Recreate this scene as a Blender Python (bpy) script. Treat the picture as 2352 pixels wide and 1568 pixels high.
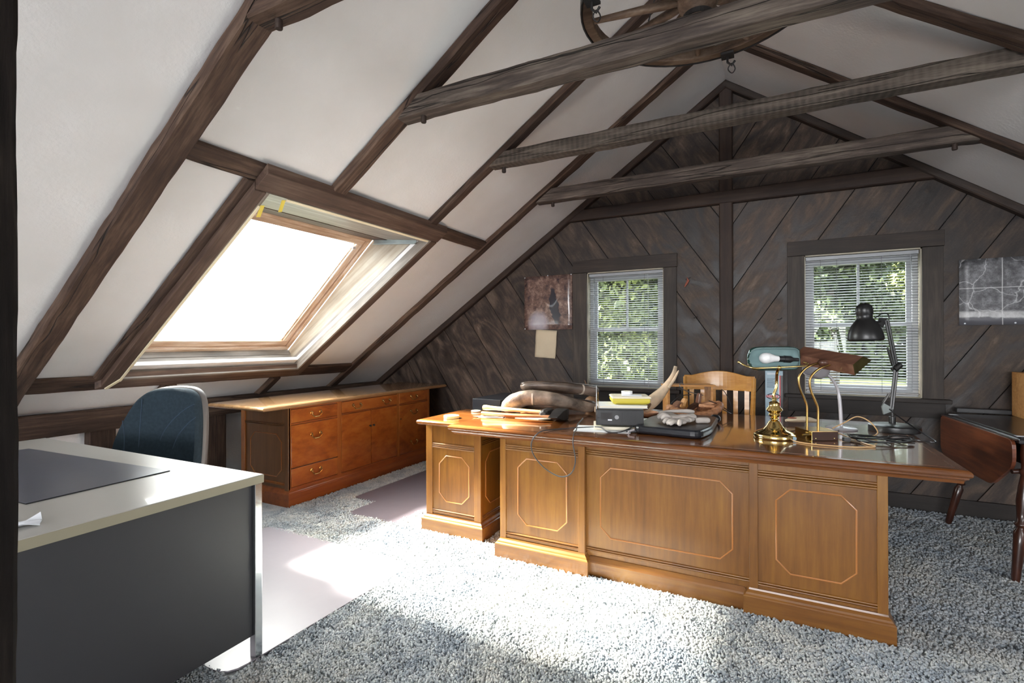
import bpy, bmesh, math, random
import numpy as np
from mathutils import Vector, Matrix, noise
random.seed(7)
for o in list(bpy.data.objects): bpy.data.objects.remove(o)
S = bpy.context.scene
COL = S.collection

# ------------------------------------------------------------------ camera, world, sun, exposure
TH, PT, RL, FPX, CH = 0.48018984, 0.0017103, -0.00270447, 1144.93, 1.27
ct, st = math.cos(TH), math.sin(TH)
rgt = Vector((ct, st, 0)); fwd = Vector((-st*math.cos(PT), ct*math.cos(PT), math.sin(PT))); upv = rgt.cross(fwd)
r2 = math.cos(RL)*rgt + math.sin(RL)*upv; u2 = -math.sin(RL)*rgt + math.cos(RL)*upv
cam = bpy.data.objects.new('camera', bpy.data.cameras.new('camera')); COL.objects.link(cam)
M = Matrix.Identity(4)
for i in range(3):
    M[i][0] = r2[i]; M[i][1] = u2[i]; M[i][2] = -fwd[i]
M[2][3] = CH
cam.matrix_world = M
cam.data.sensor_width = 36.0; cam.data.lens = FPX/2352*36.0; cam.data.clip_start = 0.05; cam.data.clip_end = 500
S.camera = cam

W = bpy.data.worlds.new('sky'); S.world = W; W.use_nodes = True
bg = W.node_tree.nodes['Background']
bg.inputs['Strength'].default_value = 1.0
# bright hazy sky: even white dome with a sun aureole widened to brighten the carpet
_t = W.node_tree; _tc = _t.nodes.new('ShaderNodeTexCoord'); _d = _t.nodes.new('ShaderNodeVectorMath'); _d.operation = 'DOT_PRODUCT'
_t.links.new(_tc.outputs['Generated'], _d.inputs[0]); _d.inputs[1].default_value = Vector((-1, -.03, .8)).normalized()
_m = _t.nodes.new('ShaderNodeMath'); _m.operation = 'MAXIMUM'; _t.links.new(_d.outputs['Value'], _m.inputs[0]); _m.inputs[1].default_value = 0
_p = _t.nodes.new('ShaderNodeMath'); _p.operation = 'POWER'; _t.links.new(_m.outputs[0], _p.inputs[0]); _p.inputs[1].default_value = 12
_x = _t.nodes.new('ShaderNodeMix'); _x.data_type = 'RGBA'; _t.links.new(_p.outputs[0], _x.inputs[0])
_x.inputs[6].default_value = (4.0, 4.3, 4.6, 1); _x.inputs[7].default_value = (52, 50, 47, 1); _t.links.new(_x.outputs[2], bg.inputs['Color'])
sl = bpy.data.lights.new('sun', 'SUN'); sl.energy = 55.0; sl.angle = math.radians(6); sl.color = (1.0, 0.93, 0.82)
so = bpy.data.objects.new('sun', sl); COL.objects.link(so)
so.rotation_euler = Vector((1, .03, -.8)).to_track_quat('-Z', 'Y').to_euler(); so.location = (-8, 2, 8)

def area(name, loc, direction, sx, sy, energy, color=(1, 1, 1), portal=False):
    l = bpy.data.lights.new(name, 'AREA'); l.shape = 'RECTANGLE'; l.size = sx; l.size_y = sy
    l.energy = energy; l.color = color
    if portal: l.cycles.is_portal = True
    o = bpy.data.objects.new(name, l); COL.objects.link(o); o.location = loc
    o.rotation_euler = Vector(direction).to_track_quat('-Z', 'Y').to_euler()
    return o
# added fill lamps, out of view: behind the camera, under the right slope
area('rear_fill_lamp', (-.3, -8.5, 1.6), (0, 1, 0.06), 4.6, 2.0, 390, (0.97, 0.98, 1.0))
area('slope_fill_lamp', (2.68, 1.0, 1.34), (-.576, 0, -.818), 1.0, 1.5, 30, (0.97, 0.98, 1.0))
area('skylight_portal', (-3.62, 2.44, 1.85), (.66, 0, -.75), 1.35, 1.45, 1, portal=True)
area('window_portal_small', (-1.25, 5.02, 1.4), (0, -1, 0), .8, 1.2, 1, portal=True)
area('window_portal_large', (.62, 5.02, 1.4), (0, -1, 0), .85, 1.2, 1, portal=True)
vs = S.view_settings
vs.view_transform = 'Standard'; vs.look = 'None'; vs.gamma = 1; vs.exposure = 0.87; vs.use_curve_mapping = False
S.cycles.use_denoising = True
S.cycles.max_bounces = 10; S.cycles.diffuse_bounces = 6; S.cycles.glossy_bounces = 3; S.cycles.transparent_max_bounces = 12
S.cycles.caustics_reflective = False; S.cycles.caustics_refractive = False
S.cycles.sample_clamp_indirect = 20.0

# ------------------------------------------------------------------ materials
def srgb(c):
    return tuple(((x/255)/12.92 if x/255 <= .04045 else ((x/255+.055)/1.055)**2.4) for x in c) + (1,)
class NT:
    def __init__(s, name):
        s.m = bpy.data.materials.new(name); s.m.use_nodes = True; s.t = s.m.node_tree
        s.p = s.t.nodes['Principled BSDF']; s.out = s.t.nodes['Material Output']
    def n(s, typ, **kw):
        k = s.t.nodes.new(typ)
        for a, v in kw.items():
            if a in k.inputs.keys(): k.inputs[a].default_value = v
            else: setattr(k, a, v)
        return k
    def l(s, a, b): s.t.links.new(a, b)
    def ramp(s, fac, stops):
        r = s.n('ShaderNodeValToRGB'); e = r.color_ramp.elements
        e[0].position, e[0].color = stops[0][0], stops[0][1]; e[1].position, e[1].color = stops[-1][0], stops[-1][1]
        for p, c in stops[1:-1]:
            k = e.new(p); k.color = c
        s.l(fac, r.inputs['Fac']); return r
    def math(s, op, a, b=None, c=None):
        m = s.n('ShaderNodeMath', operation=op)
        for i, v in enumerate((a, b, c)):
            if v is None: continue
            if isinstance(v, (int, float)): m.inputs[i].default_value = v
            else: s.l(v, m.inputs[i])
        return m.outputs[0]
    def mix(s, fac, a, b, blend='MIX'):
        m = s.n('ShaderNodeMix', data_type='RGBA', blend_type=blend)
        for i, v in ((0, fac), (6, a), (7, b)):
            if isinstance(v, (int, float, tuple)): m.inputs[i].default_value = v
            else: s.l(v, m.inputs[i])
        return m.outputs[2]
    def coords(s, scale=(1, 1, 1), rnd=True):
        tc = s.n('ShaderNodeTexCoord'); mp = s.n('ShaderNodeMapping'); mp.inputs['Scale'].default_value = scale
        if rnd:
            oi = s.n('ShaderNodeObjectInfo'); cb = s.n('ShaderNodeVectorMath', operation='SCALE')
            s.l(oi.outputs['Random'], cb.inputs[0]); cb.inputs['Scale'].default_value = 37.0
            ad = s.n('ShaderNodeVectorMath', operation='ADD'); s.l(tc.outputs['Object'], ad.inputs[0]); s.l(cb.outputs[0], ad.inputs[1])
            s.l(ad.outputs[0], mp.inputs['Vector']); s.rand = oi.outputs['Random']
        else: s.l(tc.outputs['Object'], mp.inputs['Vector'])
        return mp.outputs[0]
    def bump(s, h, dist, strength=1.0):
        b = s.n('ShaderNodeBump'); b.inputs['Strength'].default_value = strength; b.inputs['Distance'].default_value = dist
        s.l(h, b.inputs['Height']); s.l(b.outputs[0], s.p.inputs['Normal'])

def plain(name, c, rough=.5, metal=0, spec=.5, coat=0, bump=0, bscale=200, var=0):
    k = NT(name); k.p.inputs['Base Color'].default_value = srgb(c); k.p.inputs['Roughness'].default_value = rough
    k.p.inputs['Metallic'].default_value = metal; k.p.inputs['Specular IOR Level'].default_value = spec
    k.p.inputs['Coat Weight'].default_value = coat
    if bump or var:
        v = k.coords((1, 1, 1)); n = k.n('ShaderNodeTexNoise', Scale=bscale, Detail=4.0); k.l(v, n.inputs['Vector'])
        if bump: k.bump(n.outputs['Fac'], bump)
        if var:
            n2 = k.n('ShaderNodeTexNoise', Scale=bscale*.12, Detail=6.0); k.l(v, n2.inputs['Vector'])
            c2 = tuple(max(0, x*(1-var)) for x in c); c3 = tuple(min(255, x*(1+var*.5)) for x in c)
            r = k.ramp(n2.outputs['Fac'], [(.3, srgb(c2)), (.7, srgb(c3))]); k.l(r.outputs[0], k.p.inputs['Base Color'])
    return k.m

def wood(name, dark, mid, light, axis='X', fine=60, rough=.6, bump=.0006, knots=0.0, obj_var=.25, coat=0, spec=.4, stretch=.07, fig=2.2, sawn=0, crack=0):
    k = NT(name)
    sc = {'X': (stretch, 1, 1), 'Y': (1, stretch, 1), 'Z': (1, 1, stretch)}[axis]
    v = k.coords(sc)
    v1 = k.coords((1, 1, 1))
    n1 = k.n('ShaderNodeTexNoise', Scale=fine, Detail=5.0, Roughness=.65); k.l(v, n1.inputs['Vector'])
    n2 = k.n('ShaderNodeTexNoise', Scale=fine*.13, Detail=4.0, Distortion=fig); k.l(v, n2.inputs['Vector'])
    n3 = k.n('ShaderNodeTexNoise', Scale=2.5, Detail=5.0); k.l(v1, n3.inputs['Vector'])
    f = k.math('ADD', k.math('MULTIPLY', n1.outputs['Fac'], .40), k.math('MULTIPLY', n2.outputs['Fac'], .35))
    f = k.math('ADD', f, k.math('MULTIPLY', n3.outputs['Fac'], .30))
    h = f
    r = k.ramp(f, [(.36, srgb(dark)), (.52, srgb(mid)), (.68, srgb(light))])
    col = r.outputs[0]
    if knots:
        sk = {'X': (1, 2.2, 2.2), 'Y': (2.2, 1, 2.2), 'Z': (2.2, 2.2, 1)}[axis]
        vk = k.coords(sk); dn = k.n('ShaderNodeTexNoise', Scale=9.0, Detail=3.0); k.l(vk, dn.inputs['Vector'])
        dm = k.n('ShaderNodeVectorMath', operation='SCALE'); k.l(dn.outputs['Color'], dm.inputs[0]); dm.inputs['Scale'].default_value = .10
        da = k.n('ShaderNodeVectorMath', operation='ADD'); k.l(vk, da.inputs[0]); k.l(dm.outputs[0], da.inputs[1])
        vo = k.n('ShaderNodeTexVoronoi', Scale=knots); k.l(da.outputs[0], vo.inputs['Vector'])
        rr = k.ramp(vo.outputs['Distance'], [(.0, (1, 1, 1, 1)), (.05, (.8, .8, .8, 1)), (.10, (.35, .35, .35, 1)), (.20, (0, 0, 0, 1))])
        col = k.mix(k.math('MULTIPLY', rr.outputs[0], .85), col, srgb(tuple(x*.55 for x in dark)))
    if sawn:
        wv = k.n('ShaderNodeTexWave', wave_type='BANDS', bands_direction=axis, Scale=sawn, Distortion=1.6, Detail=2.0)
        k.l(k.coords((1, 1, 1)), wv.inputs['Vector'])
        h = k.math('ADD', h, k.math('MULTIPLY', wv.outputs['Fac'], .5))
        col = k.mix(k.math('MULTIPLY', wv.outputs['Fac'], .18), col, srgb(light))
    if crack:
        ck = {'X': (.05, 1, 1), 'Y': (1, .05, 1), 'Z': (1, 1, .05)}[axis]
        cn = k.n('ShaderNodeTexNoise', Scale=8.0, Detail=3.0); k.l(k.coords(ck), cn.inputs['Vector'])
        d = k.math('ABSOLUTE', k.math('SUBTRACT', cn.outputs['Fac'], .5))
        cr = k.ramp(d, [(0, (1, 1, 1, 1)), (.003, (.7, .7, .7, 1)), (.007, (0, 0, 0, 1))])
        col = k.mix(k.math('MULTIPLY', cr.outputs[0], crack), col, srgb(tuple(x*.35 for x in dark)))
        h = k.math('SUBTRACT', h, k.math('MULTIPLY', cr.outputs[0], 2.0))
    if obj_var:
        hsv = k.n('ShaderNodeHueSaturation'); k.l(col, hsv.inputs['Color'])
        k.l(k.math('ADD', 1-obj_var*.5, k.math('MULTIPLY', k.rand, obj_var)), hsv.inputs['Value']); col = hsv.outputs[0]
    k.l(col, k.p.inputs['Base Color'])
    k.p.inputs['Roughness'].default_value = rough; k.p.inputs['Coat Weight'].default_value = coat; k.p.inputs['Coat Roughness'].default_value = .07
    k.p.inputs['Specular IOR Level'].default_value = spec
    if bump: k.bump(h, bump)
    return k.m

MT = {}
MT['beam'] = wood('rough_timber', (34, 23, 18), (70, 52, 42), (107, 87, 72), fine=70, rough=.8, bump=.004, knots=1.3, obj_var=.3, crack=.9)
MT['tie'] = wood('weathered_tie_timber', (39, 33, 29), (76, 66, 60), (123, 112, 100), fine=80, rough=.8, bump=.004, knots=1.2, obj_var=.25, crack=.8)
MT['tie_sawn'] = wood('sawn_tie_timber', (40, 34, 30), (78, 69, 62), (125, 114, 103), fine=80, rough=.8, bump=.005, knots=.9, obj_var=.2, sawn=9, crack=.3)
def plank_mat():
    k = NT('stained_pine_board_wall'); v = k.coords((.14, 1, 1)); v1 = k.coords((1, 1, 1)); v2 = k.coords((.45, 1, 1))
    n1 = k.n('ShaderNodeTexNoise', Scale=44.0, Detail=6.0, Roughness=.7); k.l(v, n1.inputs['Vector'])
    n2 = k.n('ShaderNodeTexNoise', Scale=4.2, Detail=6.0, Distortion=2.4); k.l(v2, n2.inputs['Vector'])
    n3 = k.n('ShaderNodeTexNoise', Scale=90.0, Detail=3.0, Roughness=.8); k.l(v1, n3.inputs['Vector'])
    f = k.math('ADD', k.math('MULTIPLY', n1.outputs['Fac'], .28), k.math('MULTIPLY', n2.outputs['Fac'], .62)); f = k.math('ADD', f, k.math('MULTIPLY', n3.outputs['Fac'], .14))
    r = k.ramp(f, [(.38, srgb((26, 20, 17))), (.50, srgb((58, 46, 39))), (.60, srgb((86, 71, 60))), (.70, srgb((120, 104, 90)))])
    dn = k.n('ShaderNodeTexNoise', Scale=7.0, Detail=3.0); k.l(v1, dn.inputs['Vector'])
    dm = k.n('ShaderNodeVectorMath', operation='SCALE'); k.l(dn.outputs['Color'], dm.inputs[0]); dm.inputs['Scale'].default_value = .16
    da = k.n('ShaderNodeVectorMath', operation='ADD'); k.l(k.coords((1.3, 1, 2.6)), da.inputs[0]); k.l(dm.outputs[0], da.inputs[1])
    vo = k.n('ShaderNodeTexVoronoi', Scale=1.7); k.l(da.outputs[0], vo.inputs['Vector'])
    core = k.ramp(vo.outputs['Distance'], [(.0, (1, 1, 1, 1)), (.055, (.85, .85, .85, 1)), (.085, (0, 0, 0, 1))])
    halo = k.ramp(vo.outputs['Distance'], [(.06, (1, 1, 1, 1)), (.12, (.5, .5, .5, 1)), (.26, (0, 0, 0, 1))])
    col = k.mix(k.math('MULTIPLY', halo.outputs[0], .75), r.outputs[0], srgb((22, 17, 15)))
    col = k.mix(k.math('MULTIPLY', core.outputs[0], .6), col, srgb((74, 54, 42)))
    hsv = k.n('ShaderNodeHueSaturation'); k.l(col, hsv.inputs['Color']); k.l(k.math('ADD', .66, k.math('MULTIPLY', k.rand, .52)), hsv.inputs['Value'])
    k.l(hsv.outputs[0], k.p.inputs['Base Color']); k.p.inputs['Specular IOR Level'].default_value = .45
    rr = k.ramp(n2.outputs['Fac'], [(.35, (.42, .42, .42, 1)), (.65, (.68, .68, .68, 1))]); k.l(rr.outputs[0], k.p.inputs['Roughness'])
    k.bump(k.math('ADD', f, k.math('MULTIPLY', halo.outputs[0], .4)), .004)
    return k.m
MT['plank'] = plank_mat()
MT['plank_old'] = wood('stained_pine_board', (29, 19, 15), (44, 30, 23), (62, 45, 34), fine=34, rough=.55, bump=.0012, knots=2.2, obj_var=.55, spec=.35, stretch=.16, fig=3)
MT['darkwood'] = wood('dark_trim_board', (28, 22, 18), (48, 38, 32), (72, 58, 49), fine=60, rough=.6, bump=.001, knots=1.2, obj_var=.3)
MT['darktrim'] = wood('dark_low_trim', (21, 17, 14), (32, 26, 23), (48, 40, 35), fine=60, rough=.6, bump=.001, obj_var=.2)
MT['redtrim'] = wood('reddish_brace_board', (29, 20, 17), (48, 34, 27), (66, 51, 41), fine=60, rough=.65, bump=.0012, knots=1.3, obj_var=.2)
MT['well'] = wood('grey_well_board', (83, 74, 66), (122, 112, 102), (158, 150, 141), fine=45, rough=.5, bump=.0012, knots=1.1, obj_var=.2, fig=3)
MT['well_light'] = wood('pale_well_board', (123, 105, 85), (154, 139, 120), (182, 171, 154), fine=40, rough=.5, bump=.001, obj_var=.1, fig=3)
MT['sash'] = wood('sash_pine', (139, 105, 80), (194, 166, 141), (235, 227, 218), fine=60, rough=.4, bump=.0006, obj_var=.1, axis='X')
MT['sash_y'] = wood('sash_pine_upright', (139, 105, 80), (194, 166, 141), (235, 227, 218), fine=60, rough=.4, bump=.0006, obj_var=.1, axis='Y')
MT['desk'] = wood('cherry_panel', (85, 51, 15), (113, 72, 24), (130, 90, 33), axis='Z', fine=45, rough=.38, bump=0, obj_var=.06, coat=.25, fig=.8)
MT['desk_h'] = wood('cherry_rail', (80, 47, 15), (107, 67, 24), (127, 88, 34), axis='X', fine=45, rough=.36, bump=0, obj_var=.06, coat=.3, fig=.8)
MT['desk_top'] = wood('cherry_top', (78, 43, 17), (107, 62, 25), (128, 78, 36), axis='X', fine=45, rough=.18, bump=0, obj_var=.0, coat=1.0, fig=.8)
MT['bead'] = plain('bead_painted_highlight', (158, 102, 52), .3, coat=.4)  # highlight of the beads painted in: lighter than the rails they sit on
MT['cred'] = wood('orange_burl_veneer', (110, 50, 14), (148, 78, 26), (167, 101, 42), axis='Y', fine=22, rough=.32, bump=0, obj_var=.10, coat=.4, fig=5, stretch=.45)
MT['cred_frame'] = wood('orange_frame', (121, 61, 21), (148, 85, 33), (166, 108, 52), axis='Z', fine=45, rough=.35, bump=0, obj_var=.06, coat=.3)
MT['cred_base'] = wood('orange_base', (106, 48, 16), (133, 68, 25), (151, 87, 38), axis='Y', fine=40, rough=.35, bump=0, obj_var=.06, coat=.3)
MT['cred_side'] = wood('brown_side_panel', (73, 43, 20), (98, 62, 31), (115, 77, 42), axis='Z', fine=45, rough=.38, bump=0, obj_var=.06, coat=.25)
MT['cred_top'] = wood('honey_top', (114, 75, 45), (142, 106, 70), (163, 131, 96), axis='Y', fine=40, rough=.24, bump=0, obj_var=.0, coat=.6)
MT['mahogany'] = wood('dark_mahogany', (51, 26, 16), (103, 54, 33), (156, 89, 54), axis='Y', fine=30, rough=.32, bump=.0004, obj_var=.1, coat=.4)
MT['mahogany_leg'] = wood('dark_turned_leg', (24, 13, 10), (52, 28, 20), (84, 46, 32), axis='Z', fine=40, rough=.3, bump=0, obj_var=.1, coat=.4)
MT['blacktop'] = plain('worn_black_table_top', (34, 33, 36), .28, bump=.0003, bscale=40, var=.3, coat=.3)
MT['oak'] = wood('honey_oak', (151, 95, 34), (184, 129, 58), (199, 151, 82), axis='X', fine=50, rough=.35, bump=0, obj_var=.06, coat=.3)
MT['boxwood'] = wood('pale_box_wood', (150, 98, 48), (190, 136, 78), (214, 166, 110), axis='X', fine=50, rough=.5, bump=.0004, obj_var=.1)
MT['walnut'] = wood('walnut_shade', (70, 43, 32), (110, 75, 59), (141, 106, 86), axis='X', fine=30, rough=.35, bump=0, obj_var=0, coat=.3, fig=4)
MT['walnut_dark'] = wood('walnut_base', (38, 20, 12), (58, 32, 20), (74, 44, 30), axis='X', fine=40, rough=.5, bump=0, obj_var=0, coat=0)
MT['handle'] = wood('hickory_handle', (170, 120, 66), (214, 168, 108), (236, 200, 146), axis='X', fine=50, rough=.4, bump=0, obj_var=.3)
MT['handle_dark'] = wood('dark_handle', (92, 52, 26), (138, 86, 46), (172, 116, 70), axis='X', fine=50, rough=.4, bump=0, obj_var=.1)
MT['carved'] = wood('carved_basket_wood', (109, 70, 47), (179, 127, 91), (239, 187, 143), axis='X', fine=60, rough=.5, bump=.001, obj_var=.2)
MT['wheelwood'] = wood('wheel_wood', (54, 38, 29), (97, 76, 60), (134, 114, 96), axis='X', fine=60, rough=.6, bump=.001, obj_var=.25, stretch=.3)
MT['antler'] = plain('antler_bone', (214, 190, 160), .5, bump=.002, bscale=60, var=.35)
MT['horn'] = plain('brown_horn', (124, 94, 68), .5, bump=.002, bscale=50, var=.4)
MT['leather'] = plain('worn_collar_leather', (104, 90, 80), .42, bump=.002, bscale=60, var=.5, spec=.6)
MT['leather_pale'] = plain('frayed_pale_hide', (190, 178, 164), .7, bump=.003, bscale=120, var=.3)
MT['vinyl'] = plain('black_vinyl', (24, 26, 32), .3, bump=.001, bscale=30, var=.2)
MT['glove'] = plain('white_work_glove', (187, 179, 172), .8, bump=.002, bscale=60, var=.15)
MT['blackmetal'] = plain('black_enamel', (22, 22, 23), .35, spec=.6)
MT['blackplastic'] = plain('black_plastic', (30, 30, 32), .38)
MT['darkbox'] = plain('dark_grey_cabinet', (28, 31, 38), .35)
MT['brass'] = plain('polished_brass', (222, 194, 128), .12, metal=1)
MT['brass_old'] = plain('aged_brass', (196, 158, 96), .25, metal=1, var=.25, bscale=80)
MT['brass_dark'] = plain('dull_olive_brass', (96, 88, 52), .35, metal=.8, var=.3, bscale=80)
MT['chrome'] = plain('worn_chrome', (206, 208, 210), .16, metal=1, bump=.0006, bscale=18)
MT['silver'] = plain('silver_paint', (188, 186, 190), .32, metal=.35)
MT['steel'] = plain('dull_steel', (120, 118, 116), .4, metal=.8)
MT['iron'] = plain('dark_iron', (58, 56, 56), .5, metal=.6, var=.3, bscale=60, bump=.001)
MT['white_plastic'] = plain('white_vinyl_frame', (167, 170, 175), .35)
MT['blind'] = plain('white_blind_slat', (153, 156, 160), .35)
MT['green_glass'] = plain('dark_green_glass', (14, 58, 54), .08, coat=.8)
MT['opal'] = plain('opal_lining', (135, 160, 160), .2, coat=.3)
MT['bulb'] = plain('frosted_bulb', (240, 240, 240), .25)
MT['laminate'] = plain('cream_laminate', (183, 181, 175), .3, bump=.0001, bscale=20, var=.02, coat=.2)
MT['laminate_edge'] = plain('tan_edge_band', (151, 144, 122), .5)
MT['greymetal'] = plain('charcoal_steel_panel', (52, 52, 55), .42, spec=.5)
MT['pad'] = plain('blue_grey_desk_pad', (82, 87, 100), .32, bump=.0003, bscale=14, var=.1, coat=.15)
MT['blackedge'] = plain('black_rubber', (20, 20, 24), .5)
MT['bluefabric'] = plain('blue_chair_fabric', (43, 56, 65), .85, bump=.0012, bscale=500, var=.10, spec=.2)
MT['greyshell'] = plain('grey_chair_shell', (102, 99, 98), .45)
MT['plaster_dim'] = None
MT['yellow'] = plain('yellow_cover', (206, 190, 70), .5)
MT['cream'] = plain('cream_pages', (236, 228, 206), .6)
MT['paper'] = plain('white_paper', (226, 230, 236), .5)
MT['tan_paper'] = plain('tan_parchment', (206, 190, 162), .7, var=.06, bscale=30)
MT['tape'] = plain('clear_yellow_tape', (238, 224, 156), .25)
MT['yellow_tape'] = plain('yellow_masking_tape', (226, 204, 84), .6)
MT['foam'] = plain('cream_foam_strip', (228, 216, 186), .8)
MT['galv'] = plain('galvanised_strip', (168, 176, 174), .35, metal=.7, var=.2, bscale=30)
MT['cord_black'] = plain('black_cord', (20, 20, 22), .35)
MT['cord_tan'] = plain('tan_lamp_cord', (206, 168, 118), .3, coat=.4)
MT['cord_grey'] = plain('grey_cord', (66, 67, 69), .35)
MT['red'] = plain('red_print', (196, 40, 50), .4)
MT['lightblue'] = plain('pale_blue_carton', (150, 176, 190), .4)
MT['navy'] = plain('navy_print', (40, 52, 62), .5)
MT['label'] = plain('silver_label', (150, 150, 152), .4)
MT['shell'] = plain('speckled_wood_bowl', (200, 156, 124), .3, var=.35, bscale=120, coat=.4)
MT['blotch'] = plain('rust_stain', (150, 84, 66), .7)
MT['trunk'] = plain('tree_bark', (70, 60, 50), .9, bump=.01, bscale=10, var=.3)

# plaster
def plaster():
    k = NT('rough_white_plaster'); v = k.coords((1, 1, 1), rnd=False)
    a = k.n('ShaderNodeTexNoise', Scale=55.0, Detail=5.0, Roughness=.6); k.l(v, a.inputs['Vector'])
    b = k.n('ShaderNodeTexNoise', Scale=2.0, Detail=5.0); k.l(v, b.inputs['Vector'])
    mask = k.ramp(b.outputs['Fac'], [(.40, (.15, .15, .15, 1)), (.68, (1, 1, 1, 1))])
    h = k.math('MULTIPLY', a.outputs['Fac'], mask.outputs[0]); k.bump(h, .003, .8)
    r = k.ramp(b.outputs['Fac'], [(.3, srgb((219, 216, 214))), (.7, srgb((230, 228, 227)))])
    k.l(r.outputs[0], k.p.inputs['Base Color']); k.p.inputs['Roughness'].default_value = .85
    k.p.inputs['Specular IOR Level'].default_value = .2
    return k.m
MT['plaster'] = plaster()

def carpet():
    k = NT('shag_carpet'); tc = k.n('ShaderNodeTexCoord'); v = tc.outputs['Object']
    a = k.n('ShaderNodeTexNoise', Scale=7.0, Detail=6.0, Roughness=.7, Distortion=.6); k.l(v, a.inputs['Vector'])
    b = k.n('ShaderNodeTexNoise', Scale=120.0, Detail=4.0, Roughness=.7); k.l(v, b.inputs['Vector'])
    c = k.n('ShaderNodeTexNoise', Scale=1.6, Detail=3.0); k.l(v, c.inputs['Vector'])
    f = k.math('ADD', k.math('MULTIPLY', a.outputs['Fac'], .55), k.math('MULTIPLY', b.outputs['Fac'], .45))
    r = k.ramp(f, [(.36, srgb((112, 124, 136))), (.46, srgb((182, 189, 194))), (.56, srgb((222, 222, 219))), (.66, srgb((243, 241, 236)))])
    w = k.ramp(c.outputs['Fac'], [(.35, (.80, .86, .95, 1)), (.65, (1.0, .98, .94, 1))])
    k.l(k.mix(1.0, r.outputs[0], w.outputs[0], 'MULTIPLY'), k.p.inputs['Base Color'])
    k.p.inputs['Roughness'].default_value = .95; k.p.inputs['Specular IOR Level'].default_value = .1
    k.p.inputs['Sheen Weight'].default_value = .25
    k.bump(b.outputs['Fac'], .012)
    return k.m
MT['carpet'] = carpet()

def mat_vinyl(name, c, dots):
    k = NT(name); k.p.inputs['Base Color'].default_value = srgb(c); k.p.inputs['Roughness'].default_value = .32
    if dots:
        v = k.coords((1, 1, 1), rnd=False); vo = k.n('ShaderNodeTexVoronoi', Scale=28.0, Randomness=.12); k.l(v, vo.inputs['Vector'])
        r = k.ramp(vo.outputs['Distance'], [(.0, srgb(tuple(x*.80 for x in c))), (.13, srgb(tuple(x*.84 for x in c))), (.2, srgb(c))])
        k.l(r.outputs[0], k.p.inputs['Base Color'])
    n = k.n('ShaderNodeTexNoise', Scale=3.0, Detail=4.0); k.l(k.coords((1, 1, 1), rnd=False), n.inputs['Vector']); k.bump(n.outputs['Fac'], .01, .4)
    return k.m
MT['mat_pale'] = mat_vinyl('pale_lilac_vinyl', (136, 131, 138), True)
MT['mat_dark'] = mat_vinyl('purple_grey_vinyl', (98, 92, 100), False)

def glassmat():
    k = NT('window_glass'); k.t.nodes.remove(k.p)
    t = k.n('ShaderNodeBsdfTransparent'); g = k.n('ShaderNodeBsdfGlossy', Roughness=.02); f = k.n('ShaderNodeLayerWeight', Blend=.5)
    fr = k.math('ADD', .02, k.math('MULTIPLY', k.math('POWER', f.outputs['Facing'], 5.0), .4))
    m = k.n('ShaderNodeMixShader'); k.l(fr, m.inputs[0]); k.l(t.outputs[0], m.inputs[1]); k.l(g.outputs[0], m.inputs[2])
    t.inputs[0].default_value = (.96, .98, .97, 1)
    k.l(m.outputs[0], k.out.inputs['Surface']); return k.m
MT['glass'] = glassmat()

def satellite():
    k = NT('satellite_print'); tc = k.n('ShaderNodeTexCoord'); v = tc.outputs['Object']
    a = k.n('ShaderNodeTexNoise', Scale=14.0, Detail=10.0, Roughness=.75, Distortion=.25); k.l(v, a.inputs['Vector'])
    r = k.ramp(a.outputs['Fac'], [(.36, srgb((58, 48, 52))), (.5, srgb((112, 88, 80))), (.64, srgb((158, 132, 118)))])
    sx = k.n('ShaderNodeSeparateXYZ'); dn = k.n('ShaderNodeTexNoise', Scale=12.0, Detail=4.0); k.l(v, dn.inputs['Vector'])
    k.l(v, sx.inputs[0])
    wob = k.math('MULTIPLY', k.math('SUBTRACT', dn.outputs['Fac'], .5), .12)
    # dark lake: long ellipse around x=.34, z=.27 leaning right as it descends
    cx = k.math('ADD', k.math('MULTIPLY', sx.outputs['Z'], -.18), .385)
    dx = k.math('DIVIDE', k.math('ADD', k.math('SUBTRACT', sx.outputs['X'], cx), wob), .055)
    dz = k.math('DIVIDE', k.math('SUBTRACT', sx.outputs['Z'], .24), .20)
    d = k.math('ADD', k.math('MULTIPLY', dx, dx), k.math('MULTIPLY', dz, dz))
    lk = k.ramp(d, [(.75, (1, 1, 1, 1)), (1.0, (0, 0, 0, 1))])
    col = k.mix(lk.outputs[0], r.outputs[0], srgb((44, 44, 54)))
    # pale glare painted into the print's colour, lower left
    hx = k.math('DIVIDE', k.math('SUBTRACT', sx.outputs['X'], .16), .13); hz = k.math('DIVIDE', k.math('SUBTRACT', sx.outputs['Z'], .06), .15)
    hh = k.ramp(k.math('ADD', k.math('ADD', k.math('MULTIPLY', hx, hx), k.math('MULTIPLY', hz, hz)), k.math('MULTIPLY', wob, 4)), [(0, (.8, .8, .8, 1)), (1, (0, 0, 0, 1))])
    col = k.mix(hh.outputs[0], col, srgb((190, 184, 194)))
    k.l(col, k.p.inputs['Base Color']); k.p.inputs['Roughness'].default_value = .25; k.p.inputs['Coat Weight'].default_value = .4
    return k.m
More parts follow.
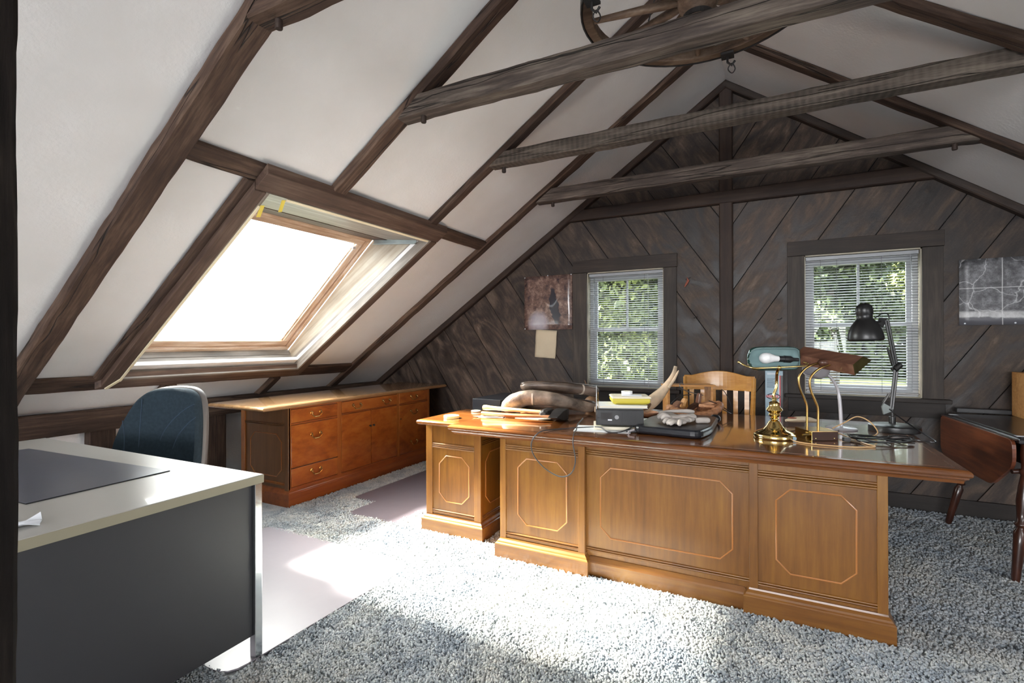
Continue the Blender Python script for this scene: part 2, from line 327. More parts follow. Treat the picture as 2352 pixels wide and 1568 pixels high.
def aerial():
    k = NT('aerial_photo_print'); tc = k.n('ShaderNodeTexCoord'); v = tc.outputs['Object']
    a = k.n('ShaderNodeTexNoise', Scale=16.0, Detail=10.0, Roughness=.8); k.l(v, a.inputs['Vector'])
    r = k.ramp(a.outputs['Fac'], [(.34, srgb((44, 44, 46))), (.5, srgb((92, 92, 95))), (.66, srgb((146, 146, 150)))])
    dn = k.n('ShaderNodeTexNoise', Scale=4.0, Detail=4.0); k.l(v, dn.inputs['Vector'])
    d = k.n('ShaderNodeVectorMath', operation='SCALE'); k.l(dn.outputs['Color'], d.inputs[0]); d.inputs['Scale'].default_value = .3
    ad = k.n('ShaderNodeVectorMath', operation='ADD'); k.l(v, ad.inputs[0]); k.l(d.outputs[0], ad.inputs[1])
    vo = k.n('ShaderNodeTexVoronoi', Scale=5.0, feature='DISTANCE_TO_EDGE'); k.l(ad.outputs[0], vo.inputs['Vector'])
    e = k.ramp(vo.outputs['Distance'], [(0, (1, 1, 1, 1)), (.012, (.5, .5, .5, 1)), (.02, (0, 0, 0, 1))])
    col = k.mix(k.math('MULTIPLY', e.outputs[0], .6), r.outputs[0], srgb((214, 214, 216)))
    sx = k.n('ShaderNodeSeparateXYZ'); k.l(v, sx.inputs[0])
    # shoreline with dark water below
    sh = k.math('ADD', sx.outputs['Z'], k.math('MULTIPLY', k.math('SUBTRACT', dn.outputs['Fac'], .5), .06))
    wr = k.ramp(sh, [(.045, (1, 1, 1, 1)), (.055, (0, 0, 0, 1))]); col = k.mix(wr.outputs[0], col, srgb((92, 92, 98)))
    br = k.ramp(sh, [(.05, (0, 0, 0, 1)), (.06, (1, 1, 1, 1)), (.09, (.8, .8, .8, 1)), (.105, (0, 0, 0, 1))]); col = k.mix(k.math('MULTIPLY', br.outputs[0], k.math('MULTIPLY', a.outputs['Fac'], 1.3)), col, srgb((232, 232, 232)))
    # fold creases
    for ax, pos in (('Z', .265), ('X', .235)):
        c = k.ramp(k.math('ABSOLUTE', k.math('SUBTRACT', sx.outputs[ax], pos)), [(0, (.8, .8, .8, 1)), (.004, (0, 0, 0, 1))]); col = k.mix(c.outputs[0], col, srgb((220, 220, 220)))
    k.l(col, k.p.inputs['Base Color']); k.p.inputs['Roughness'].default_value = .4
    return k.m
MT['satellite'] = satellite(); MT['aerial'] = aerial()
def leafm(name, a, b):
    k = NT(name); n = k.n('ShaderNodeTexNoise', Scale=1.2, Detail=4.0); tc = k.n('ShaderNodeTexCoord'); k.l(tc.outputs['Object'], n.inputs['Vector'])
    r = k.ramp(n.outputs['Fac'], [(.35, srgb(a)), (.65, srgb(b))]); k.l(r.outputs[0], k.p.inputs['Base Color']); k.p.inputs['Roughness'].default_value = .6
    k.p.inputs['Specular IOR Level'].default_value = .2
    return k.m
MT['leaf'] = leafm('tree_leaves', (30, 41, 27), (66, 76, 42))
MT['leaf2'] = leafm('pale_tree_leaves', (40, 50, 29), (84, 91, 46))
MT['lawn'] = leafm('lawn_grass', (38, 46, 28), (66, 72, 44))

# ------------------------------------------------------------------ mesh builder
class MB:
    def __init__(s): s.v = []; s.f = []
    def add(s, vs, fs, m=None):
        o = len(s.v)
        s.v += [tuple(m @ Vector(p)) if m is not None else tuple(p) for p in vs]
        s.f += [tuple(i+o for i in f) for f in fs]; return s
    def box(s, x0, x1, y0, y1, z0, z1, m=None):
        return s.add([(x0, y0, z0), (x1, y0, z0), (x1, y1, z0), (x0, y1, z0), (x0, y0, z1), (x1, y0, z1), (x1, y1, z1), (x0, y1, z1)],
                     [(0, 3, 2, 1), (4, 5, 6, 7), (0, 1, 5, 4), (1, 2, 6, 5), (2, 3, 7, 6), (3, 0, 4, 7)], m)
    def prism(s, poly, a, b, ax='y', m=None):
        n = len(poly)
        def P(p, t): return {'y': (p[0], t, p[1]), 'x': (t, p[0], p[1]), 'z': (p[0], p[1], t)}[ax]
        vs = [P(p, a) for p in poly]+[P(p, b) for p in poly]
        fs = [tuple(range(n)), tuple(range(2*n-1, n-1, -1))]+[(i, i+n, (i+1) % n+n, (i+1) % n) for i in range(n)]
        return s.add(vs, fs, m)
    def loft(s, x0, x1, y0, y1, prof, m=None):
        vs = []; fs = []
        for d, z in prof: vs += [(x0+d, y0+d, z), (x1-d, y0+d, z), (x1-d, y1-d, z), (x0+d, y1-d, z)]
        for k in range(len(prof)-1):
            for i in range(4): fs.append((4*k+i, 4*k+(i+1) % 4, 4*k+4+(i+1) % 4, 4*k+4+i))
        fs.append((3, 2, 1, 0)); n = 4*(len(prof)-1); fs.append((n, n+1, n+2, n+3))
        return s.add(vs, fs, m)
    def rings(s, rings, closed_ends=True, closed=False, m=None):
        n = len(rings[0]); vs = [p for r in rings for p in r]; fs = []
        K = len(rings)
        for k in range(K if closed else K-1):
            a = k*n; b = ((k+1) % K)*n
            for i in range(n): fs.append((a+i, a+(i+1) % n, b+(i+1) % n, b+i))
        if closed_ends and not closed:
            fs.append(tuple(range(n-1, -1, -1))); fs.append(tuple(range((K-1)*n, K*n)))
        return s.add(vs, fs, m)
    def tube(s, path, r, seg=8, closed=False, m=None, flat=1.0):
        P = [Vector(p) for p in path]; K = len(P); rr = r if isinstance(r, (list, tuple)) else [r]*K
        R = []; prev = None
        for i in range(K):
            if closed: t = (P[(i+1) % K]-P[i-1])
            else: t = P[min(i+1, K-1)]-P[max(i-1, 0)]
            t = t.normalized() if t.length > 1e-9 else Vector((0, 0, 1))
            if prev is None:
                a = Vector((0, 0, 1)) if abs(t.z) < .9 else Vector((1, 0, 0)); nrm = t.cross(a).normalized()
            else:
                nrm = prev-t*prev.dot(t)
                nrm = nrm.normalized() if nrm.length > 1e-6 else t.orthogonal().normalized()
            prev = nrm; b = t.cross(nrm)
            R.append([tuple(P[i]+(nrm*math.cos(2*math.pi*j/seg)+b*math.sin(2*math.pi*j/seg)*flat)*rr[i]) for j in range(seg)])
        return s.rings(R, closed=closed, m=m)
    def lathe(s, prof, seg=24, c=(0, 0, 0), m=None):
        R = [[(c[0]+r*math.cos(2*math.pi*j/seg), c[1]+r*math.sin(2*math.pi*j/seg), c[2]+z) for j in range(seg)] for r, z in prof]
        return s.rings(R, m=m)
    def sphere(s, c, r, sc=(1, 1, 1), seg=14, rings=9, m=None):
        R = []
        for i in range(1, rings):
            a = math.pi*i/rings
            R.append([(c[0]+r*sc[0]*math.sin(a)*math.cos(2*math.pi*j/seg), c[1]+r*sc[1]*math.sin(a)*math.sin(2*math.pi*j/seg), c[2]-r*sc[2]*math.cos(a)) for j in range(seg)])
        return s.rings(R, m=m)
    def obj(s, name, mat, parent=None, smooth=False, bevel=0, bseg=2, loc=None, rot=None, mw=None, props=None):
        me = bpy.data.meshes.new(name); me.from_pydata(s.v, [], s.f); me.validate(); me.update()
        bm = bmesh.new(); bm.from_mesh(me); bmesh.ops.recalc_face_normals(bm, faces=bm.faces); bm.to_mesh(me); bm.free()
        me.materials.append(MT[mat] if isinstance(mat, str) else mat)
        if smooth:
            for p in me.polygons: p.use_smooth = True
            me.set_sharp_from_angle(angle=math.radians(50))
        o = bpy.data.objects.new(name, me); COL.objects.link(o)
        if parent is not None: o.parent = parent
        if mw is not None: o.matrix_basis = mw
        if loc is not None: o.location = loc
        if rot is not None: o.rotation_euler = rot
        if bevel:
            b = o.modifiers.new('bevel', 'BEVEL'); b.width = bevel; b.segments = bseg; b.limit_method = 'ANGLE'; b.angle_limit = math.radians(40)
        for k, v in (props or {}).items(): o[k] = v
        return o
def thing(name, label, cat, loc=(0, 0, 0), rz=0, group=None):
    o = bpy.data.objects.new(name, None); COL.objects.link(o); o.location = loc; o.rotation_euler = (0, 0, rz)
    o.empty_display_size = .05
    o['label'] = label; o['category'] = cat; o['kind'] = 'thing'
    if group: o['group'] = group
    return o
def tag(o, label, cat, group=None):
    o['label'] = label; o['category'] = cat; o['kind'] = 'thing'
    if group: o['group'] = group
    return o
def struct(o): o['kind'] = 'structure'; return o
def sempty(name):
    o = bpy.data.objects.new(name, None); COL.objects.link(o); o.empty_display_size = .05; return struct(o)
def dup(o, parent, **kw):
    c = o.copy(); COL.objects.link(c); c.parent = parent
    for k, v in kw.items(): setattr(c, k, v)
    return c
def smoothpath(pts, n=8, closed=False):
    P = [Vector(p) for p in pts]; K = len(P); out = []
    rng = K if closed else K-1
    for i in range(rng):
        p0 = P[(i-1) % K] if closed or i > 0 else P[0]*2-P[1]
        p1, p2 = P[i], P[(i+1) % K]
        p3 = P[(i+2) % K] if closed or i+2 < K else P[-1]*2-P[-2]
        for j in range(n):
            t = j/n
            out.append(.5*((2*p1)+(-p0+p2)*t+(2*p0-5*p1+4*p2-p3)*t*t+(-p0+3*p1-3*p2+p3)*t**3))
    if not closed: out.append(P[-1])
    return out
def frame_mat(origin, xdir, zdir):
    x = Vector(xdir).normalized(); z = Vector(zdir); z = (z-x*z.dot(x)).normalized(); y = z.cross(x)
    m = Matrix.Identity(4)
    for i in range(3): m[i][0] = x[i]; m[i][1] = y[i]; m[i][2] = z[i]; m[i][3] = origin[i]
    return m
def beam(name, p0, p1, zdir, w, h, mat='beam', rough=.004, step=.07, parent=None, seed=0, chamf=.008, z0=None, taper=None):
    """rough-hewn timber from p0 to p1; local X along the length, zdir = local Z; the line p0-p1 runs along the centre of the top face."""
    p0, p1 = Vector(p0), Vector(p1); L = (p1-p0).length; m = frame_mat(p0, p1-p0, zdir)
    n = max(2, int(L/step)); c = chamf; R = []
    prof = [(-w/2+c, 0), (w/2-c, 0), (w/2, -c), (w/2, -h*.5), (w/2, -h+c), (w/2-c, -h), (0, -h), (-w/2+c, -h), (-w/2, -h+c), (-w/2, -h*.5), (-w/2, -c)]
    for i in range(n+1):
        x = L*i/n; ring = []
        for j, (y, z) in enumerate(prof):
            q = Vector((x*6+seed*13.7, y*9+j*.35+seed, z*9)); d = noise.noise_vector(q)*rough + noise.noise_vector(q*3.1)*rough*.5
            ring.append((x, y+d.y, z+d.z))
        R.append(ring)
    b = MB(); b.rings(R)
    return b.obj(name, mat, parent, smooth=False, mw=m)

# ------------------------------------------------------------------ room geometry
X0, Z0, SL, SR, G = -.345, 3.534, .6875, .704, 4.73
KX, RX, YB = -4.38, 3.70, -8.6
hl, hr = math.hypot(1, SL), math.hypot(1, SR)
NL = Vector((SL, 0, -1))/hl           # into the room from the left slope
NR = Vector((-SR, 0, -1))/hr
def PL(x, y, off=0):                    # point on the left slope whose x is measured on the plaster, moved off into the room
    return Vector((x, y, Z0-SL*(X0-x)))+NL*off
def PLx(x, y, off):                     # point on the plane parallel to the slope at depth off, at true x
    return Vector((x, y, Z0-SL*(X0-x)-off*hl))
def PR(x, y, off=0): return Vector((x, y, Z0-SR*(x-X0)))+NR*off

fl = MB().box(KX, RX, YB, G+.02, -.06, 0).obj('floor', 'carpet'); struct(fl)
# ceiling with the skylight hole
HX0, HX1, HY0, HY1 = -3.86, -2.36, 1.755, 3.15
cl = MB()
def quad(b, x0, x1, y0, y1):
    p = [PL(x0, y0), PL(x1, y0), PL(x1, y1), PL(x0, y1)]; q = [v-NL*.03 for v in p]
    b.add(p+q, [(0, 1, 2, 3), (7, 6, 5, 4), (0, 4, 5, 1), (1, 5, 6, 2), (2, 6, 7, 3), (3, 7, 4, 0)])
quad(cl, KX-.02, X0, YB, HY0); quad(cl, KX-.02, X0, HY1, G+.02); quad(cl, KX-.02, HX0, HY0, HY1); quad(cl, HX1, X0, HY0, HY1)
p = [PR(X0, YB), PR(RX+.02, YB), PR(RX+.02, G+.02), PR(X0, G+.02)]; q = [v-NR*.03 for v in p]
cl.add(p+q, [(0, 1, 2, 3), (7, 6, 5, 4), (0, 4, 5, 1), (1, 5, 6, 2), (2, 6, 7, 3), (3, 7, 4, 0)])
struct(cl.obj('ceiling', 'plaster'))
zl = Z0-SL*(X0-KX); zr = Z0-SR*(RX-X0)
wl = MB().box(KX-.1, KX, YB, G, 0, zl+.02).obj('wall_left', 'plaster'); struct(wl)
struct(MB().box(RX, RX+.1, YB, G, 0, zr+.02).obj('wall_right', 'plaster'))
rw = MB().prism([(KX, 0), (RX, 0), (RX, zr), (X0, Z0+.02), (KX, zl)], YB-.1, YB, 'y').obj('wall_front', 'plaster'); struct(rw)

# gable wall: backing with two window openings + diagonal boards
W1 = (-1.625, -.878, .832, 1.958); W2 = (.235, 1.003, .842, 1.975)
wb = MB()
def cells(xs, zs): return [(a, b, c, d) for a, b in zip(xs, xs[1:]) for c, d in zip(zs, zs[1:])]
def clip(poly, a, b, c):                # keep a*x+b*z<=c
    out = []
    for i in range(len(poly)):
        p, q = poly[i], poly[(i+1) % len(poly)]; dp = a*p[0]+b*p[1]-c; dq = a*q[0]+b*q[1]-c
        if dp <= 0: out.append(p)
        if dp*dq < 0:
            t = dp/(dp-dq); out.append((p[0]+(q[0]-p[0])*t, p[1]+(q[1]-p[1])*t))
    return out
def under_roof(poly, d=0.0):
    poly = clip(poly, -SL, 1, Z0-SL*X0-d) if poly else poly
    return clip(poly, SR, 1, Z0+SR*X0-d) if poly else poly
def wall_cells():
    xs = [KX, W1[0], W1[1], X0, W2[0], W2[1], RX]; out = []
    for a, b in zip(xs, xs[1:]):
        if (a, b) == (W1[0], W1[1]): zs = [(0, W1[2]), (W1[3], Z0)]
        elif (a, b) == (W2[0], W2[1]): zs = [(0, W2[2]), (W2[3], Z0)]
        else: zs = [(0, Z0)]
        out += [(a, b, c, d) for c, d in zs]
    return out
for a, b, c, d in wall_cells():
    p = under_roof([(a, c), (b, c), (b, d), (a, d)], -.02)
    if len(p) > 2: wb.prism(p, G+.016, G+.13, 'y')
MT['gap'] = plain('black_backing', (10, 9, 8), .9)
wall_back = struct(wb.obj('wall_back', 'gap'))
def planks(side):
    ang = math.radians(124.5 if side == 'L' else 56.3); dx, dz = math.cos(ang), math.sin(ang)
    nx, nz = (-dz*-1, dx*-1) if side == 'L' else (dz, -dx)
    if side == 'L': nx, nz = dz, -dx
    base, pitch, rng = (.02, .3285, range(-12, 7)) if side == 'L' else (-1.2, .3175, range(-4, 13))
    for k in rng:
        s0, s1 = base+k*pitch+.0035, base+(k+1)*pitch-.0035
        poly_cells = []
        for a, b, c, d in wall_cells():
            if side == 'L' and a >= X0-.001 or side == 'R' and b <= X0+.001: continue
            p = under_roof([(a, c), (b, c), (b, d), (a, d)])
            p = clip(p, nx, nz, s1) if p else p
            p = clip(p, -nx, -nz, -s0) if p else p
            if p and len(p) > 2: poly_cells.append(p)
        if not poly_cells: continue
        o = Vector((nx*(s0+s1)/2, G, nz*(s0+s1)/2))
        m = frame_mat(o, (dx, 0, dz), (nx, 0, nz)); mi = m.inverted(); b = MB()
        off = random.uniform(-.0015, .0015)
        for p in poly_cells:
            n = len(p); vs = [mi @ Vector((u, G+off, w)) for u, w in p]+[mi @ Vector((u, G+.0155, w)) for u, w in p]
            b.add(vs, [tuple(range(n)), tuple(range(2*n-1, n-1, -1))]+[(i, i+n, (i+1) % n+n, (i+1) % n) for i in range(n)])
        me_o = b.obj('plank', 'plank', wall_back, mw=m)
        bm = bmesh.new(); bm.from_mesh(me_o.data); bmesh.ops.remove_doubles(bm, verts=bm.verts, dist=1e-4); bm.to_mesh(me_o.data); bm.free()
planks('L'); planks('R')
struct(MB().box(KX, RX, G-.022, G, 0, .12).obj('baseboard_back', 'darktrim', bevel=.003))

# gable trims: ridge post, tie board, sloping boards
post = beam('gable_post', (-.348, G-.03, 0), (-.348, G-.03, Z0-.05), (0, 1, 0), .108, .055, 'redtrim', rough=.001, seed=3)
post.location = Vector((-.348, G, 0)); tag(post, 'upright reddish post on the board wall between the two windows', 'post')
def gable_edge(side):
    if side == 'L':
        a, b = PL(KX, G-.035), PL(X0, G-.035); nn = -NL
    else: a, b = PR(X0, G-.035), PR(RX, G-.035); nn = -NR
    return beam('edge_board', a, b, nn, .07, .058, 'redtrim' if side == 'L' else 'darkwood', rough=.002, seed=5 if side == 'L' else 6)
tag(gable_edge('L'), 'sloping edge board along the plaster above the poster and small window', 'board')
tag(gable_edge('R'), 'sloping edge board along the plaster above the large window', 'board')
gt = beam('tie_beam', (-1.79, G-.03, 2.58), (1.165, G-.03, 2.58), (0, 0, 1), .06, .112, 'redtrim', rough=.0015, seed=9)
tag(gt, 'brown tie beam fixed flat against the dark board wall', 'beam', 'tie beams across the attic')

# rafters (left slope, right slope), purlins and ties
def rafter_left(y0, y1, d, segs, label, seed):
    if len(segs) == 1:
        a, b = segs[0]; o = beam('rafter', PL(a, (y0+y1)/2), PL(b, (y0+y1)/2), -NL, y1-y0, d, seed=seed, rough=.005)
        tag(o, label, 'rafter', 'rafters on the skylight side'); return o
    for (a, b), lb in zip(segs, label):
        o = beam('rafter', PL(a, (y0+y1)/2), PL(b, (y0+y1)/2), -NL, y1-y0, d, seed=seed+a, rough=.004)
        tag(o, lb, 'rafter', 'rafters on the skylight side')
RAFT = dict(r1=(1.195, 1.312, .060), r2=(2.10, 2.198, .052), r3=(3.03, 3.112, .045), r4=(3.885, 3.985, .04))
LOW = -4.36
rafter_left(*RAFT['r1'], [(LOW, X0)], 'wide worn rafter with nail holes, nearest the dark foreground post', 1)
rafter_left(*RAFT['r2'], [(LOW, -4.06), (-2.33, X0)], ['short dark rafter stub below the skylight, seen over the blue chair', 'rafter rising from the purlin to the tie beam under the wheel'], 2)
rafter_left(*RAFT['r3'], [(LOW, -4.06), (-2.33, X0)], ['short dark rafter stub behind the left end of the credenza top', 'rafter rising from the purlin to the saw-marked tie beam'], 3)
rafter_left(*RAFT['r4'], [(LOW, X0)], 'slim reddish rafter running full length, nearest the board wall', 4)
for nm, y, s, lb in (('r1', 1.25, 11, 'right-slope rafter above the camera, end of the nearest truss'), ('r2', 2.10, 12, 'right-slope rafter that meets the tie beam under the wheel'),
                 ('r3', 2.965, 13, 'right-slope rafter crossing the top right corner'), ('r4', 3.91, 14, 'right-slope rafter that carries the split tie beam end')):
    o = beam('rafter', PR(X0, y), PR(RX-.02, y), -NR, .095, .04 if nm != 'r1' else .05, seed=s, rough=.004); tag(o, lb, 'rafter', 'rafters on the far slope')
for y, lb in ((-.1, 'rafter behind the camera above the desk pad'), (-1.4, 'rafter behind the camera near the rear wall')):
    pass
def purlin(xa, xb, y0, y1, d, seed, label):
    xm = (xa+xb)/2; o = beam('purlin', PL(xm, y0), PL(xm, y1), -NL, abs(xb-xa)*hl, d, seed=seed, rough=.003); tag(o, label, 'beam', 'purlins framing the skylight')
purlin(-2.295, -2.385, 1.312, 3.885, .032, 21, 'grey-brown purlin above the skylight with a long crack')
purlin(-3.94, -4.062, .2, 3.885, .032, 22, 'grey-brown purlin under the skylight')
o = beam('trimmer', PL(-3.94, 1.66), PL(-2.385, 1.66), -NL, .07, .034, seed=23, rough=.003); tag(o, 'short trimmer beam beside the left edge of the skylight casing', 'beam')

def tie(y0, y1, zb, zt, xl, xr, mat, label, seed, pegs):
    t = thing('tie_beam', label, 'beam', (xl, (y0+y1)/2, zb), 0, 'tie beams across the attic')
    L = xr-xl; h = zt-zb; w = y1-y0; n = int(L/.06); R = []
    c = .007
    prof = [(-w/2+c, h), (w/2-c, h), (w/2, h-c), (w/2, h*.5), (w/2, c), (w/2-c, 0), (0, 0), (-w/2+c, 0), (-w/2, c), (-w/2, h*.5), (-w/2, h-c)]
    for i in range(n+1):
        ring = []
        for j, (y, z) in enumerate(prof):
            x = L*i/n
            q = Vector((x*5+seed*9.1, y*9+j*.3, z*9)); d = noise.noise_vector(q)*.005+noise.noise_vector(q*3)*.003
            if i == 0: x += z/SL
            if i == n: x -= z/SR
            if 0 < i < 3: x += z/SL*(1-i/3)
            if n-3 < i < n: x -= z/SR*(1-(n-i)/3)
            ring.append((x, y+d.y, z+d.z))
        R.append(ring)
    MB().rings(R).obj('timber', mat, t)
    for px, py in pegs:
        MB().lathe([(.013, -.035), (.015, -.03), (.014, .02)], 10, (px-xl, py-(y0+y1)/2, 0)).obj('peg', 'redtrim', t, smooth=True)
    return t
tie(1.20, 1.31, 2.492, 2.60, -1.775, 1.10, 'beam', 'tie beam at the top left, cut by the picture edge, with a fat peg', 31, [(-1.65, 1.265)])
tie(2.10, 2.20, 2.482, 2.585, -1.79, 1.12, 'tie', 'tie beam with a pale grained underside, just below the wagon wheel', 32, [(-1.65, 2.15)])
tie(3.03, 3.13, 2.505, 2.598, -1.76, 1.10, 'tie_sawn', 'saw-marked tie beam with a pale scored underside', 33, [(-1.675, 3.10)])
tie(3.895, 3.995, 2.468, 2.576, -1.80, 1.15, 'tie', 'split tie beam with a long crack, nearest the board wall', 34, [(-1.66, 3.953), (.992, 3.935)])

# knee wall timbers
kb = beam('wall_plate', (KX+.06, YB, .80), (KX+.06, G-.02, .80), (0, 0, 1), .13, .155, seed=41, rough=.004); tag(kb, 'heavy horizontal timber at the foot of the slope behind the blue chair', 'beam')
for i, (y, w) in enumerate(((.9, .16), (1.835, .165), (2.67, .17), (3.6, .16))):
    lb = ['stud under the wall plate, hidden behind the metal desk', 'brown stud under the wall plate, left of the blue chair', 'dark stud under the wall plate, between blue chair and credenza', 'dark stud under the wall plate, behind the credenza'][i]
    if i in (1, 2):
        o = beam('wall_stud', (KX+.045, y, .645), (KX+.045, y, .0), (1, 0, 0), w, .08, seed=50+i, rough=.003); o.location = (KX+.085, y, .645); tag(o, lb, 'post')
# foreground post
MT['postdark'] = wood('dark_rough_post', (16, 13, 12), (30, 25, 22), (50, 43, 38), fine=70, rough=.9, bump=.004, spec=.2)
fp = beam('support_post', (-1.21, .335, 0), (-1.21, .335, 2.84), (0, -1, 0), .12, .12, mat='postdark', seed=61, rough=.0035, step=.03)
tag(fp, 'dark rough post close to the camera at the left edge', 'post'); fp.location = (-1.232, .257, 0)

# ------------------------------------------------------------------ skylight
sk = sempty('window_3')
CB = .07
def xz(x, off): v = PLx(x, 0, off); return (v.x, v.z)
B0 = xz(-3.865, CB); T0 = xz(-2.362, CB)
SLO = (-3.992, 1.205); SHI = (-2.945, 2.128)
Bm = xz(-3.942, -.055); Tm = (-2.50, 2.100)
ynear, yfar = 1.755, 3.15
def casing(poly_pts, name='casing_board'):
    a = [PLx(x, y, .028) for x, y in poly_pts]; b = [PLx(x, y, CB) for x, y in poly_pts]
    c = (a[0]+a[2])/2
    ux = (b[1]-b[0]).normalized()
    m = frame_mat(c, ux, -NL); mi = m.inverted(); n = len(a)
    MB().add([mi @ v for v in a]+[mi @ v for v in b], [tuple(range(n)), tuple(range(2*n-1, n-1, -1))]+[(i, i+n, (i+1) % n+n, (i+1) % n) for i in range(n)]).obj(name, 'beam2', sk, mw=m, bevel=.003)
MT['beam2'] = wood('casing_timber', (48, 34, 27), (82, 63, 53), (114, 94, 80), fine=60, rough=.65, bump=.001, knots=1.5, obj_var=.2)
casing([(-2.262, 1.668), (-2.262, 3.245), (-2.359, 3.245), (-2.359, 1.668)])       # head
casing([(-3.94, 1.668), (-2.365, 1.668), (-2.365, 1.752), (-3.94, 1.752)])          # near side
casing([(-3.94, 3.173), (-2.365, 3.173), (-2.365, 3.245), (-3.94, 3.245)])            # far side
casing([(-3.955, 1.64), (-3.955, 3.245), (-3.868, 3.173), (-3.868, 1.752)])          # foot
def wellboard(poly, y0, y1, mat, name='well_board'):
    ux = Vector((poly[1][0]-poly[0][0], 0, poly[1][1]-poly[0][1])).normalized(); o = Vector((poly[0][0], y0, poly[0][1]))
    m = frame_mat(o, ux, (0, 1, 0)); mi = m.inverted(); n = len(poly); b = MB()
    b.add([mi @ Vector((p[0], y0, p[1])) for p in poly]+[mi @ Vector((p[0], y1, p[1])) for p in poly],
          [tuple(range(n)), tuple(range(2*n-1, n-1, -1))]+[(i, i+n, (i+1) % n+n, (i+1) % n) for i in range(n)])
    return b.obj(name, mat, sk, mw=m, bevel=.0015)
for ya, yb in ((yfar, yfar+.02), (ynear-.02, ynear)):
    s = .004 if ya > 2 else -.004
    wellboard([B0, T0, Tm, Bm], ya, yb, 'well')
    wellboard([Bm, Tm, SHI, SLO], ya+s, yb+s, 'well_light')
def slabboard(a, b, mat, t=.02, name='well_board', y0=ynear-.02, y1=yfar+.02, sgn=1, lift=0):
    """board across the well between section points a and b"""
    A = Vector((a[0], 0, a[1])); Bv = Vector((b[0], 0, b[1])); d = (Bv-A).normalized(); n = Vector((d.z, 0, -d.x))*sgn
    L = (Bv-A).length; m = frame_mat(A+Vector((0, y0, 0))+n*lift, (0, 1, 0), n)
    # local x along y, local y = z cross x
    yv = Vector((m[0][1], m[1][1], m[2][1])); s = 1 if yv.dot(d) > 0 else -1
    return MB().box(0, y1-y0, min(0, s*L), max(0, s*L), -t, 0).obj(name, mat, sk, mw=m, bevel=.0015)
mid1 = ((B0[0]*.62+SLO[0]*.38), (B0[1]*.62+SLO[1]*.38))
lo_a = (B0[0]+(SLO[0]-B0[0])*.16, B0[1]+(SLO[1]-B0[1])*.16); lo_b = (B0[0]+(SLO[0]-B0[0])*.76, B0[1]+(SLO[1]-B0[1])*.76)
slabboard(B0, lo_a, 'well', lift=.006, sgn=1); slabboard(lo_a, lo_b, 'well', sgn=1); slabboard(lo_b, SLO, 'well', lift=.004, sgn=1)
tm = (T0[0]+(SHI[0]-T0[0])*.72, T0[1]+(SHI[1]-T0[1])*.72)
slabboard(T0, tm, 'well', sgn=-1); slabboard(tm, SHI, 'beam2', lift=.004, sgn=-1)
# sash: frame in the tilted plane
e = Vector((SHI[0]-SLO[0], 0, SHI[1]-SLO[1])); LS = e.length; e.normalize(); ns = Vector((e.z, 0, -e.x))
SM = frame_mat((SLO[0], ynear, SLO[1]), (0, 1, 0), ns)    # local x = world y, z = into room
yy = Vector((SM[0][1], SM[1][1], SM[2][1])); sg = 1 if yy.dot(e) > 0 else -1
WY = yfar-ynear
def sashbox(x0, x1, v0, v1, z0, z1, name, mat='sash', par=None):
    a, b = sorted((sg*v0, sg*v1)); return MB().box(x0, x1, a, b, z0, z1).obj(name, mat, par or sk, mw=SM, bevel=.003)
fw = .035
sashbox(0, WY, 0, fw, -.07, .0, 'outer_frame'); sashbox(0, WY, LS-fw, LS, -.07, .0, 'outer_frame')
sashbox(0, fw, fw, LS-fw, -.07, .0, 'outer_frame', 'sash_y'); sashbox(WY-fw, WY, fw, LS-fw, -.07, .0, 'outer_frame', 'sash_y')
f2 = .095
sashbox(fw, WY-fw, fw, f2, -.075, -.022, 'sash_rail'); sashbox(fw, WY-fw, LS-f2, LS-fw, -.075, -.022, 'sash_rail')
sashbox(fw, f2, f2, LS-f2, -.075, -.022, 'sash_stile', 'sash_y'); sashbox(WY-f2, WY-fw, f2, LS-f2, -.075, -.022, 'sash_stile', 'sash_y')
sashbox(f2-.01, WY-f2+.01, f2-.01, LS-f2+.01, -.062, -.056, 'pane', 'glass')
sashbox(f2-.012, f2+.008, f2, LS-f2, -.055, -.04, 'glazing_bead'); sashbox(WY-f2-.008, WY-f2+.012, f2, LS-f2, -.055, -.04, 'glazing_bead')
sashbox(WY-.12, WY-.09, LS-.14, LS-.12, -.03, -.01, 'latch', 'white_plastic')
# strips and tapes on the skylight casing
def strip(name, mat, x0, y0, x1, y1, w, t=.004, off=CB):
    a, b = PLx(x0, y0, off), PLx(x1, y1, off); m = frame_mat(a, b-a, -NL)
    return MB().box(0, (b-a).length, -w/2, w/2, -t, 0).obj(name, mat, sk, mw=m)
strip('foam_strip', 'foam', -2.368, 1.86, -2.368, 3.13, .016, .005, CB+.001)
strip('foam_strip', 'foam', -3.88, 1.748, -2.44, 1.750, .016, .005, CB+.001)
strip('foam_strip', 'foam', -3.95, 1.70, -3.86, 1.748, .02, .006, CB+.001)
strip('tape_tab', 'yellow_tape', -2.37, 1.845, -2.44, 1.875, .02, .002, CB+.004)
strip('tape_tab', 'yellow_tape', -2.43, 1.76, -2.50, 1.785, .022, .002, CB+.004)
m = frame_mat((-2.92, yfar-.012, 2.108), (.46, 0, -.035), (0, -1, 0))
MB().box(0, .44, -.028, .02, 0, .004).box(0, .44, -.028, -.022, 0, .02).obj('metal_strip', 'galv', sk, mw=m)

